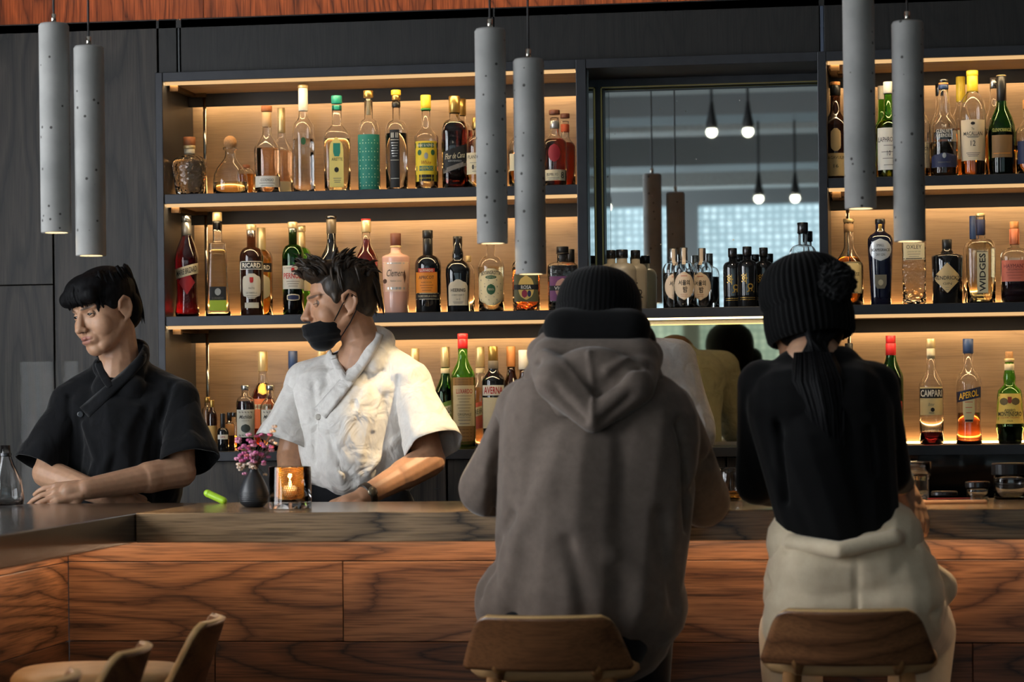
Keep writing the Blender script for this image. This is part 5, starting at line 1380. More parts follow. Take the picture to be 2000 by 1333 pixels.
# ---------------------------------------------------------------- bartender in black
def bartender_black():
    Yt = 1.0
    root = empty('person', (P(235, 800, Yt).x, Yt, 0.0))
    tag(root, 'bartender in a black wrap shirt with folded arms, glancing aside', 'person', 'bar staff')
    HM = head_matrix(203, 610, Yt-.03, 50, 5, 12)
    hp = [(q[0], HM @ q[1], HM @ q[2], q[3], q[4], q[5]) if q[0] == 'cap' else q for q in []]
    nb = P(236, 735, Yt+.02)
    sL, sR = P(138, 786, Yt+.02), P(350, 778, Yt+.04)
    eL, eR = P(92, 925, Yt-.06), P(352, 922, Yt-.06)
    wL, wR = P(215, 972, Yt-.17), P(168, 956, Yt-.27)
    V1, F1 = prim_mesh(head_parts(), HM)
    nk0 = HM @ Vector((0, -.028, -.045)); nk1 = nb
    torso = [cap(nk0, nk1, .054, .062), cap(P(228, 715, Yt-.0), P(226, 770, Yt-.0), .052, .06), cap(nb, P(240, 790, Yt+.05), .07, .1), cap(P(175, 800, Yt+.05), P(310, 795, Yt+.06), .05), cap(P(240, 790, Yt+.05), P(235, 960, Yt+.05), .09, .09),
             cap(sL, eL, .040, .042), cap(eL, wL, .044, .030), cap(sR, eR, .042, .044), cap(eR, wR, .047, .031),
             cap(eR+Vector((-.015, 0, 0)), eR+(wR-eR)*.35, .046, .046)]
    torso += hand_parts(wR, P(95, 968, Yt-.31)-wR, Vector((-.15, -.75, .55)), 1.0, (.25, .35, .25), thumb_side=-1, thumb_out=.75)
    torso += hand_parts(wL, P(290, 985, Yt-.10)-wL, Vector((0, -.6, .7)), 1.0, (.25, .35, .25), thumb_side=1)
    me = blob(torso, .0026, 10, extra=(V1, F1))
    finish_head(me, HM)
    add_part('body', me, M_skin1, root)
    eyes(HM, root, M_skin1, gaze=(-.25, 1, -.05), open_=.95)
    # shirt
    sh = [cap(P(190, 790, Yt+.05), P(300, 785, Yt+.06), .085), cap(P(200, 742, Yt+.05), sL, .046, .056), cap(P(270, 734, Yt+.06), sR, .048, .058), cap(P(205, 738, Yt+.06), P(268, 732, Yt+.07), .050), cap(P(212, 760, Yt-.02), P(255, 760, Yt-.02), .045), cap(P(202, 716, Yt+.0), P(212, 730, Yt-.01), .030), cap(P(272, 692, Yt+.03), P(262, 725, Yt+.0), .034, .036), cap(P(212, 694, Yt+.08), P(268, 686, Yt+.09), .032),
          cap(P(178, 810, Yt+.05), P(185, 960, Yt+.05), .105, .10), cap(P(300, 805, Yt+.06), P(285, 960, Yt+.06), .108, .105), cap(P(238, 830, Yt+.03), P(235, 985, Yt+.02), .13, .12),
          cap(P(235, 985, Yt+.03), P(235, 1060, Yt+.03), .15, .15),
          cap(sL, sL+(eL-sL)*.5, .056, .056), cap(sR, sR+(eR-sR)*.5, .058, .058)]
    ms = blob(sh, .0055, 5)
    folds(ms, .006, (7, 7, 3.2), seed=3.0)
    def hits(pts): return [hit(bv, x, y, 0)[0] for x, y in pts]
    bv = bvh_of(ms)
    crease(ms, [(hits([(135, 775), (138, 830), (140, 880), (142, 930)]), .008, .010), (hits([(335, 750), (322, 800), (314, 860), (305, 915)]), .008, .010),
                (hits([(150, 820), (158, 870), (150, 930)]), .008, .012), (hits([(165, 830), (190, 900), (160, 960)]), -.009, .012), (hits([(270, 800), (225, 880), (180, 950)]), -.008, .016),
                (hits([(230, 860), (215, 920), (240, 960)]), .009, .014), (hits([(300, 800), (280, 870), (270, 940)]), -.007, .012)])
    bv = bvh_of(ms)
    cut_poly(ms, [(190, 690), (194, 704), (222, 738), (270, 698), (280, 680), (276, 640), (190, 640)], Yt+.075)
    o = add_part('shirt', ms, M_blackcloth, root); sm = o.modifiers.new('t', 'SOLIDIFY'); sm.thickness = .003
    sleeve(root, sL, eL+Vector((-.030, 0, 0)), .05, .90, .046, .078, M_blackcloth, 1.0)
    sleeve(root, sR, eR+Vector((.030, 0, .0)), .05, .88, .048, .082, M_blackcloth, 4.0)
    for nm, pts, w in [('lapel', [(290, 676), (276, 704), (246, 734), (207, 768), (164, 806)], (9, 13)), ('lapel', [(187, 698), (196, 720), (206, 742), (216, 756)], (9, 7))]:
        v, f = ribbon(bv, pts, w, .010, Y=Yt-.05)
        o = mesh_obj(nm, v, f, M_blackcloth, root, True)
        sm = o.modifiers.new('t', 'SOLIDIFY'); sm.thickness = .005
    l, nrm = hit(bv, 157, 810, .006)
    MB().lathe([(.0085, 0), (.009, .002), (.007, .0035)], 16).build('button', plain('dark_button', srgb(60, 62, 66), rough=.25), root)
    b = BTN(root); b.location = l; b.rotation_mode = 'QUATERNION'; b.rotation_quaternion = (-ray(157, 810)).to_track_quat('Z', 'Y')
    # trousers, shoes
    c = P(238, 1000, Yt+.04)
    mt = blob(legs(c.x, Yt+.05, .92) + [cap((c.x-.07, Yt+.05, .95), (c.x+.07, Yt+.05, .95), .105)], .011, 3)
    add_part('trousers', mt, M_trous, root); shoes(root, c.x, Yt+.05)
    # hair: mop with a heavy fringe
    hb = blob([ell((0, -.020, .052), (.088, .103, .080)), ell((0, .035, .078), (.076, .064, .046)), ell((0, -.070, .0), (.072, .050, .075)), ell((.058, -.012, .050), (.030, .062, .042)), ell((-.058, -.012, .050), (.030, .062, .042)),
               ell((.066, .014, .030), (.014, .022, .030)), ell((-.066, .014, .030), (.014, .022, .030)), cap((-.05, .075, .062), (.05, .075, .062), .026)], .005, 4, M=HM)
    rnd = random.Random(4)
    sp = []
    for i in range(150):                                   # fringe
        t = rnd.uniform(-1, 1)
        x = t*.070
        yy = .098 - .050*t*t
        zt = .034 + .010*t*t + rnd.uniform(-.010, .008) + (.010 if abs(t) < .2 else 0)
        sp.append(((x*.8, yy-.045, .108+rnd.uniform(-.01, .01)), (x*1.0, yy+.018, .092), (x*1.03+rnd.uniform(-.006, .006), yy+.004, zt), rnd.uniform(.004, .007)))
    for i in range(170):                                   # crown, back and sides
        a = rnd.uniform(.6, 2*math.pi-.6)
        x, yy = math.sin(a), math.cos(a)
        zz = rnd.uniform(-.01, .09)
        k = 1.0 if zz < .05 else .9
        if abs(x) > .7 and zz < .055: continue
        end = -.055 if yy < -.5 else (.012 if abs(x) > .6 and yy > -.3 else -.02)
        sp.append(((x*.070, yy*.085-.02, .10+rnd.uniform(-.02, .02)), (x*.094*k, yy*.110-.02, zz+.015), (x*.080, yy*.094-.02, max(end, zz-.06)+rnd.uniform(-.012, .008)), rnd.uniform(.004, .007)))
    strands(HM, sp, n=5, mat=M_hairblk, parent=root, base=hb)
    return root

# ---------------------------------------------------------------- bartender in white with a mask
def bartender_white():
    Yt = 1.06
    root = empty('person', (P(700, 800, Yt).x, Yt, 0.0))
    tag(root, 'bartender in a white wrap shirt and black face mask, turned in profile', 'person', 'bar staff')
    HM = head_matrix(664, 592, Yt, 80, 6, 2)
    nb = P(712, 685, Yt+.03)
    sL, sR = P(597, 742, Yt+.07), P(802, 748, Yt+.0)
    eL, eR = P(568, 890, Yt+.05), P(838, 900, Yt-.10)
    wL, wR = P(566, 985, Yt-.08), P(708, 972, Yt-.26)
    V1, F1 = prim_mesh(head_parts(), HM)
    nk0 = HM @ Vector((0, -.030, -.045))
    parts = [cap(nk0, nb, .054, .056), cap(P(690, 695, Yt+.03), P(680, 760, Yt+.02), .046, .055), cap(nb, P(705, 740, Yt+.06), .07, .1), cap(P(620, 765, Yt+.08), P(780, 765, Yt+.05), .05), cap(P(700, 750, Yt+.05), P(680, 960, Yt+.05), .085, .085),
             cap(sL, eL, .040, .042), cap(eL, wL, .042, .03), cap(sR, eR, .043, .046), cap(eR, wR, .048, .029), cap(eR, eR+(wR-eR)*.4, .048, .044)]
    parts += hand_parts(wR, P(640, 1000, Yt-.32)-wR, Vector((-.1, -.5, .8)), 1.0, (.2, .3, .3), thumb_side=-1)
    parts += hand_parts(wL, P(575, 1060, Yt-.12)-wL, Vector((-.3, -.8, .2)), 1.0, (.2, .4, .3), thumb_side=1)
    me = blob(parts, .0028, 9, extra=(V1, F1))
    finish_head(me, HM)
    add_part('body', me, M_skin2, root)
    eyes(HM, root, M_skin2, gaze=(0, 1, -.3), open_=-.25)
    sh = [cap(P(635, 765, Yt+.08), P(775, 765, Yt+.04), .082), cap(P(672, 712, Yt+.07), sL, .046, .056), cap(P(752, 705, Yt+.04), sR, .046, .060), cap(P(675, 712, Yt+.08), P(750, 704, Yt+.06), .050), cap(P(668, 745, Yt-.0), P(715, 745, Yt-.0), .045), cap(P(655, 700, Yt+.05), P(660, 725, Yt+.02), .030), cap(P(745, 668, Yt+.04), P(728, 705, Yt-.01), .036, .040), cap(P(690, 668, Yt+.10), P(738, 662, Yt+.09), .036),
          cap(P(640, 780, Yt+.06), P(655, 905, Yt+.05), .108, .10), cap(P(765, 780, Yt+.05), P(755, 905, Yt+.06), .108, .105), cap(P(698, 810, Yt+.02), P(690, 895, Yt+.02), .125, .12),
          cap(P(665, 915, Yt+.04), P(760, 925, Yt+.06), .082, .080),
          cap(sL, sL+(eL-sL)*.45, .056, .056), cap(sR, sR+(eR-sR)*.5, .060, .060)]
    ms = blob(sh, .005, 4)
    folds(ms, .006, (7, 7, 3.0), seed=11.0)
    bv = bvh_of(ms)
    hits = lambda pts: [hit(bv, x, y, 0)[0] for x, y in pts]
    crease(ms, [(hits([(612, 750), (616, 800), (617, 850), (614, 900)]), .009, .010), (hits([(775, 740), (772, 790), (780, 840)]), .008, .010),
                (hits([(735, 720), (700, 800), (660, 870)]), -.005, .012), (hits([(750, 775), (725, 850), (710, 920)]), .005, .012), (hits([(640, 850), (665, 910), (690, 940)]), .009, .012), (hits([(770, 860), (720, 920)]), -.009, .012),
                (hits([(720, 740), (690, 790)]), .007, .007), (hits([(755, 735), (735, 800), (730, 840)]), -.007, .008)])
    bv = bvh_of(ms)
    cut_poly(ms, [(640, 660), (648, 686), (673, 728), (712, 682), (730, 652), (726, 620), (636, 620)], Yt+.075)
    o = add_part('shirt', ms, M_whitecloth, root); sm = o.modifiers.new('t', 'SOLIDIFY'); sm.thickness = .003
    sleeve(root, sL, eL+Vector((-.022, -.03, .02)), .05, .92, .046, .080, M_whitecloth, 2.0)
    sleeve(root, sR, eR+Vector((.022, -.01, .02)), .05, .92, .050, .080, M_whitecloth, 7.0)
    for nm, pts, w in [('lapel', [(740, 650), (724, 684), (694, 724), (664, 762), (624, 808)], (10, 15)), ('lapel', [(644, 682), (656, 710), (669, 735), (686, 752)], (9, 8))]:
        v, f = ribbon(bv, pts, w, .013, Y=Yt-.03)
        o = mesh_obj(nm, v, f, M_whitecloth, root, True)
        sm = o.modifiers.new('t', 'SOLIDIFY'); sm.thickness = .005
    l, nrm = hit(bv, 621, 815, .007)
    MB().lathe([(.0085, 0), (.009, .002), (.007, .0035)], 16).build('button', plain('pearl_button', srgb(206, 200, 190), rough=.3), root)
    b = BTN(root); b.location = l; b.rotation_mode = 'QUATERNION'; b.rotation_quaternion = (-ray(621, 815)).to_track_quat('Z', 'Y')
    c = P(680, 1000, Yt+.05)
    mt = blob(legs(c.x, Yt+.05, .92) + [cap((c.x-.08, Yt+.05, 1.04), (c.x+.10, Yt+.05, 1.04), .10), cap((c.x-.07, Yt+.05, .95), (c.x+.07, Yt+.05, .95), .105)], .011, 3)
    add_part('trousers', mt, M_trous, root); shoes(root, c.x, Yt+.05)
    # face mask with pleats, ear loops and a small white tag
    mk = blob([ell((0, .056, -.066), (.064, .064, .050)), ell((0, .082, -.062), (.034, .030, .030)), ell((0, .066, -.100), (.044, .038, .030))], .004, 5, M=HM)
    co = get_co(mk); Mi = np.array(HM.inverted()); lc = co @ Mi[:3, :3].T + Mi[:3, 3]
    bmk = bmesh.new(); bmk.from_mesh(mk)
    for pc_, pn_ in (((0, .030, 0), (0, -1, .12)), ((0, .09, -.046), (0, .12, 1))):
        bmesh.ops.bisect_plane(bmk, geom=list(bmk.verts)+list(bmk.edges)+list(bmk.faces), plane_co=HM @ Vector(pc_), plane_no=HM.to_3x3() @ Vector(pn_), clear_outer=True)
    bmk.to_mesh(mk); bmk.free(); mk.update()
    co = get_co(mk); lc = co @ Mi[:3, :3].T + Mi[:3, 3]; no = get_no(mk)
    set_co(mk, co + no*((.0012*np.sin(lc[:, 2]*300)) * (np.abs(lc[:, 2]+.07) < .03))[:, None])
    o = add_part('face_mask', mk, M_mask, root)
    sm = o.modifiers.new('t', 'SOLIDIFY'); sm.thickness = .0025; sm.offset = 1
    for s in (-1, 1):
        MB().tube([HM @ Vector(p) for p in [(s*.062, .036, -.050), (s*.076, .008, -.008), (s*.086, -.016, .024), (s*.088, -.034, .008)]], .0016, 6).build('ear_loop', M_mask, o)
        MB().tube([HM @ Vector(p) for p in [(s*.056, .022, -.098), (s*.070, -.008, -.062), (s*.082, -.028, -.030), (s*.086, -.036, .0)]], .0016, 6).build('ear_loop', M_mask, o)
    bm2 = bvh_of(mk)
    v, f = ribbon(bm2, [(597, 641), (611, 634)], 2.4, .0035, Y=Yt-.05, sub=4)
    q = mesh_obj('mask_tag', v, f, pm(196, 196, 194), o, True)
    # wrist watch
    ax = (eR-wR).normalized(); wc = wR + ax*.018
    o = MB().lathe([(.0335, -.010), (.0345, -.008), (.0345, .008), (.0335, .010)], 22).build('watch', plain('watch_strap', srgb(54, 42, 32), rough=.5), root, smooth=True)
    o.location = wc; o.rotation_mode = 'QUATERNION'; o.rotation_quaternion = ax.to_track_quat('Z', 'Y')
    o2 = MB().lathe([(.014, 0), (.015, .003), (.013, .006)], 18).build('watch_face', plain('watch_steel', srgb(150, 140, 120), rough=.25, metal=.8), o, smooth=True)
    o2.location = (0, 0, 0)
    dcam = (CAM-wc); dcam = (dcam - ax*dcam.dot(ax)).normalized()
    dl = o.rotation_quaternion.inverted() @ dcam
    o2.location = dl*.032; o2.rotation_mode = 'QUATERNION'; o2.rotation_quaternion = dl.to_track_quat('Z', 'Y')
    # hair: short sides, tousled swept top
    hb = blob([ell((0, -.022, .044), (.080, .098, .080)), ell((0, .030, .094), (.068, .066, .036)), ell((0, -.060, .005), (.068, .050, .070)), ell((.050, .012, .048), (.030, .040, .042)), ell((-.050, .012, .048), (.030, .040, .042)), ell((.066, .022, .018), (.012, .012, .022)), ell((-.066, .022, .018), (.012, .012, .022))], .005, 3, M=HM)
    rnd = random.Random(8)
    sp = []
    for i in range(230):
        x = rnd.uniform(-.068, .068); yy = rnd.uniform(-.085, .085)
        zz = .118 - (x/.075)**2*.03 - max(0, -yy)**2*3.0
        ln = rnd.uniform(.03, .065)
        fwd_ = .6 if yy > .02 else -.55
        up_ = rnd.uniform(.2, .8) if yy > -.03 else rnd.uniform(-.2, .35)
        d = Vector((rnd.uniform(-.35, .35), fwd_+rnd.uniform(-.3, .3), up_))
        a = Vector((x, yy, zz-.012)); b_ = a + Vector((0, 0, .024)) + d*ln*.4; c_ = a + d*ln + Vector((0, 0, .006))
        sp.append((a, b_, c_, rnd.uniform(.0045, .0085)))
    for i in range(110):
        a = rnd.uniform(.9, 2*math.pi-.9); x, yy = math.sin(a), math.cos(a)
        zz = rnd.uniform(-.015, .09)
        if abs(x) > .6 and zz < .06: continue
        sp.append(((x*.078, yy*.09-.02, zz+.02), (x*.088, yy*.104-.02, zz), (x*.080, yy*.098-.024, zz-.04), rnd.uniform(.004, .006)))
    strands(HM, sp, n=5, mat=M_hairbrn, parent=root, base=hb)
    return root

# ---------------------------------------------------------------- bartender bending at the counter, seen in the mirror
def bartender_bending():
    Yt = 1.28
    vy = 2*(YB-.03) - (Yt+.12)
    n0 = P(1308, 672, vy); 
    c = Vector((n0.x, Yt, 0))
    root = empty('person', (c.x, Yt, 0.0))
    tag(root, 'bartender in a white shirt bending down behind the hooded customer, reflected in the mirror', 'person', 'bar staff')
    x0 = c.x; zc = n0.z
    dx = .17
    hc = Vector((x0-.02, Yt-.30, zc-.13))
    HM = Matrix((Vector((1, 0, 0)), Vector((0, -.45, -.89)), Vector((0, -.89, .45)))).transposed().to_4x4(); HM.translation = hc
    V1, F1 = prim_mesh(head_parts(), HM)
    nb = Vector((x0, Yt-.10, zc-.04))
    sL, sR = Vector((x0-dx, Yt-.06, zc-.09)), Vector((x0+dx, Yt-.06, zc-.09))
    eL, eR = Vector((x0-dx-.05, Yt-.16, zc-.34)), Vector((x0+dx+.06, Yt-.16, zc-.32))
    wL, wR = Vector((x0-.10, Yt-.34, zc-.44)), Vector((x0+.12, Yt-.34, zc-.44))
    body = [cap(hc, nb, .052, .062), cap(nb, (x0, Yt+.02, zc-.2), .08, .1), cap((x0, Yt, zc-.2), (x0, Yt+.10, zc-.5), .1, .11), cap(sL, eL, .046, .042), cap(eL, wL, .042, .03), cap(sR, eR, .046, .042), cap(eR, wR, .042, .03)]
    body += hand_parts(wL, (.3, -.8, -.3), (0, -.3, .9), 1.0, thumb_side=1) + hand_parts(wR, (-.3, -.8, -.3), (0, -.3, .9), 1.0, thumb_side=-1)
    me = blob(body, .004, 4, extra=(V1, F1)); finish_head(me, HM); add_part('body', me, M_skin2, root)
    hb = blob([ell((0, -.02, .045), (.084, .104, .084)), ell((0, -.06, .0), (.07, .052, .07))], .006, 3, M=HM); add_part('hair', hb, M_hairblk, root)
    sh = [cap((x0-.10, Yt, zc-.12), (x0+.10, Yt, zc-.12), .095), cap(sL, sR, .07), cap((x0-.04, Yt-.05, zc-.05), (x0+.04, Yt-.05, zc-.05), .055), cap((x0-.06, Yt+.02, zc-.15), (x0-.05, Yt+.10, zc-.5), .12, .125), cap((x0+.06, Yt+.02, zc-.15), (x0+.05, Yt+.10, zc-.5), .12, .125),
          cap(sL, sL+(eL-sL)*.9, .068, .07), cap(sR, sR+(eR-sR)*.9, .068, .07)]
    ms = blob(sh, .006, 4); folds(ms, .008, (7, 7, 3.5), seed=21.0); add_part('shirt', ms, M_whitecloth, root)
    cl = blob([cap((x0-.062, Yt-.045, zc-.012), (x0, Yt+.018, zc+.004), .014), cap((x0, Yt+.018, zc+.004), (x0+.062, Yt-.045, zc-.012), .014)], .004, 3); add_part('collar', cl, M_whitecloth, root)
    mt = blob(legs(x0, Yt+.12, .88) + [cap((x0-.07, Yt+.12, .92), (x0+.07, Yt+.12, .92), .115)], .011, 3)
    add_part('trousers', mt, M_trous, root); shoes(root, x0, Yt+.10)
    return root

# ---------------------------------------------------------------- customers, seen from behind
def knit_cap(name, M, prof, parent, ribs=46, amp=.0025, n=184, mat=None, sx=1.0, sy=1.0):
    v = []; f = []
    m = len(prof)
    for (r, z) in prof:
        for i in range(n):
            a = 2*math.pi*i/n
            rr = r + (amp*math.cos(a*ribs) if r > .02 else 0)
            v.append(tuple(M @ Vector((rr*math.cos(a)*sx, rr*math.sin(a)*sy, z))))
    for j in range(m-1):
        for i in range(n):
            k = (i+1) % n
            f.append((j*n+i, j*n+k, (j+1)*n+k, (j+1)*n+i))
    f.append(tuple((m-1)*n+i for i in range(n)))
    return mesh_obj(name, v, f, mat or M_knit, parent, True)

def seat_legs(hipL, hipR, kneeL, kneeR, footL, footR, r=.085):
    return [cap(hipL, kneeL, r, r*.78), cap(hipR, kneeR, r, r*.78), cap(kneeL, footL, r*.74, r*.58), cap(kneeR, footR, r*.74, r*.58)]

def customer_hoodie():
    Yt = -.22
    root = empty('person', (P(1120, 1000, Yt).x, Yt, 0.0))
    tag(root, 'customer in a grey hooded sweatshirt and black beanie, sitting with his back turned', 'person', 'customers at the bar')
    HM = head_matrix(1168, 640, Yt+.06, 183, 14, -3)
    V1, F1 = prim_mesh(head_parts(), HM)
    nb = P(1160, 725, Yt-.02)
    sL, sR = P(1036, 806, Yt+.02), P(1288, 812, Yt+.02)
    eL, eR = P(950, 955, Yt+.20), P(1372, 980, Yt+.20)
    wL, wR = P(1060, 985, Yt+.45), P(1290, 985, Yt+.45)
    hipc = P(1120, 1270, Yt-.02)
    parts = [cap(HM @ Vector((0, -.03, -.04)), nb, .054, .066), cap(nb, P(1150, 850, Yt), .09, .12), cap(P(1150, 850, Yt), hipc, .13, .13), cap(sL, eL, .05, .044), cap(eL, wL, .044, .03), cap(sR, eR, .05, .044), cap(eR, wR, .044, .03)]
    for w, sd in ((wL, 1), (wR, -1)):
        w.z = ZC+.034
    parts = parts[:3] + [cap(sL, eL, .05, .044), cap(eL, wL, .044, .03), cap(sR, eR, .05, .044), cap(eR, wR, .044, .03)]
    parts += hand_parts(wL, (.7, .5, 0), (0, 0, 1), 1.0, (.1, .2, .15), thumb_side=-1) + hand_parts(wR, (-.7, .5, 0), (0, 0, 1), 1.0, (.1, .2, .15), thumb_side=1)
    me = blob(parts, .005, 4, extra=(V1, F1)); finish_head(me, HM); add_part('body', me, M_skin2, root)
    # hoodie
    A = lambda x, y, dy=0.0: P(x, y, Yt+dy)
    hd = [cap(sL, sR, .085), cap(A(1090, 815, -.03), A(1235, 815, -.03), .125), cap(A(1082, 840, -.02), A(1085, 1140, -.02), .125, .150), cap(A(1250, 840, -.02), A(1205, 1160, -.02), .14, .155), cap(A(1150, 900, -.05), A(1130, 1160, -.05), .15, .165),
          cap(A(1028, 1178, .0), A(1240, 1185, .0), .126, .128), cap(A(1040, 1215, .02), A(1215, 1235, .02), .13, .125),
          cap(sL, eL, .083, .074), cap(eL, wL+Vector((-.03, -.03, 0)), .072, .05), cap(sR, eR, .083, .072), cap(eR, wR+Vector((.03, -.03, 0)), .072, .05), cap(A(1100, 740), A(1220, 740), .085)]
    ms = blob(hd, .0075, 7)
    folds(ms, .010, (4.2, 4.2, 2.0), seed=31.0, ridged=False)
    bv = bvh_of(ms); hits = lambda pts: [hit(bv, x, y, 0, Yt)[0] for x, y in pts]
    crease(ms, [(hits([(965, 830), (963, 900), (966, 980), (968, 1010)]), .026, .014), (hits([(1328, 830), (1340, 900), (1342, 980), (1345, 1030)]), .024, .014), (hits([(1000, 1010), (965, 1090), (935, 1160)]), .012, .018),
                (hits([(1060, 950), (1010, 1050), (990, 1170)]), -.010, .03), (hits([(1110, 1060), (1130, 1130), (1145, 1200)]), .012, .02), (hits([(1200, 1090), (1250, 1130), (1250, 1190)]), -.012, .025), (hits([(1290, 1010), (1300, 1110), (1320, 1190)]), .012, .02), (hits([(1390, 895), (1350, 965)]), .012, .015)])
    add_part('sweatshirt', ms, M_hoodie, root)
    # hood lying on the back
    b0 = -.15
    ho = [cap(A(1062, 690, .0), A(1085, 745, b0), .042, .05), cap(A(1085, 745, b0), A(1158, 818, b0-.035), .05, .034), cap(A(1262, 695, .0), A(1238, 755, b0), .042, .05), cap(A(1238, 755, b0), A(1158, 818, b0-.035), .05, .034),
          cap(A(1080, 700, -.05), A(1245, 700, -.05), .052), ell(A(1158, 740, b0+.02), (.105, .05, .075)), cap(A(1075, 672, -.02), A(1245, 672, -.02), .034), cap(A(1045, 735, -.06), A(1100, 800, -.13), .03), cap(A(1272, 740, -.06), A(1215, 805, -.13), .03)]
    mh = blob(ho, .006, 6)
    bh = bvh_of(mh); hh = lambda pts: [hit(bh, x, y, 0, Yt-.15)[0] for x, y in pts]
    crease(mh, [(hh([(1150, 690), (1156, 740), (1158, 815)]), -.008, .006), (hh([(1050, 705), (1090, 770), (1140, 820)]), .010, .012), (hh([(1270, 715), (1225, 780), (1175, 825)]), .010, .012), (hh([(1165, 770), (1200, 745), (1250, 715)]), .014, .012), (hh([(1060, 690), (1110, 720), (1150, 770)]), -.008, .012), (hh([(1185, 725), (1225, 705)]), -.010, .012)])
    add_part('hood', mh, M_hoodie, root)
    # black inner collar and beanie
    ic = blob([cap(A(1100, 640, -.035), A(1232, 642, -.035), .048), cap(A(1092, 662, .01), A(1240, 668, .01), .052), cap(A(1215, 655, -.01), A(1250, 676, .0), .036)], .006, 5)
    add_part('inner_collar', ic, M_knit, root)
    BM = HM @ Matrix.Translation((0, -.014, .002))
    pr = [(.098, -.058), (.1035, -.048), (.1055, -.02), (.105, .01), (.103, .03), (.106, .036), (.105, .06), (.099, .085), (.086, .108), (.066, .125), (.040, .135), (.015, .138)]
    knit_cap('beanie', BM, pr, root, ribs=54, amp=.0012, sx=.96, sy=1.06)
    # trousers and shoes
    hx = hipc.x; hz = .80
    mt = blob(seat_legs((hx-.09, Yt, hz), (hx+.09, Yt, hz), (hx-.14, Yt+.34, hz-.03), (hx+.14, Yt+.34, hz-.03), (hx-.13, Yt+.22, .33), (hx+.13, Yt+.22, .33), .088) + [cap((hx-.08, Yt-.03, hz+.02), (hx+.08, Yt-.03, hz+.02), .12)], .011, 3)
    add_part('trousers', mt, M_trous, root)
    for s in (-1, 1):
        me = blob([ell((hx+s*.13, Yt+.27, .29), (.045, .13, .04)), ell((hx+s*.13, Yt+.21, .32), (.04, .05, .05))], .008, 3); add_part('shoe', me, M_shoe, root)
    return root

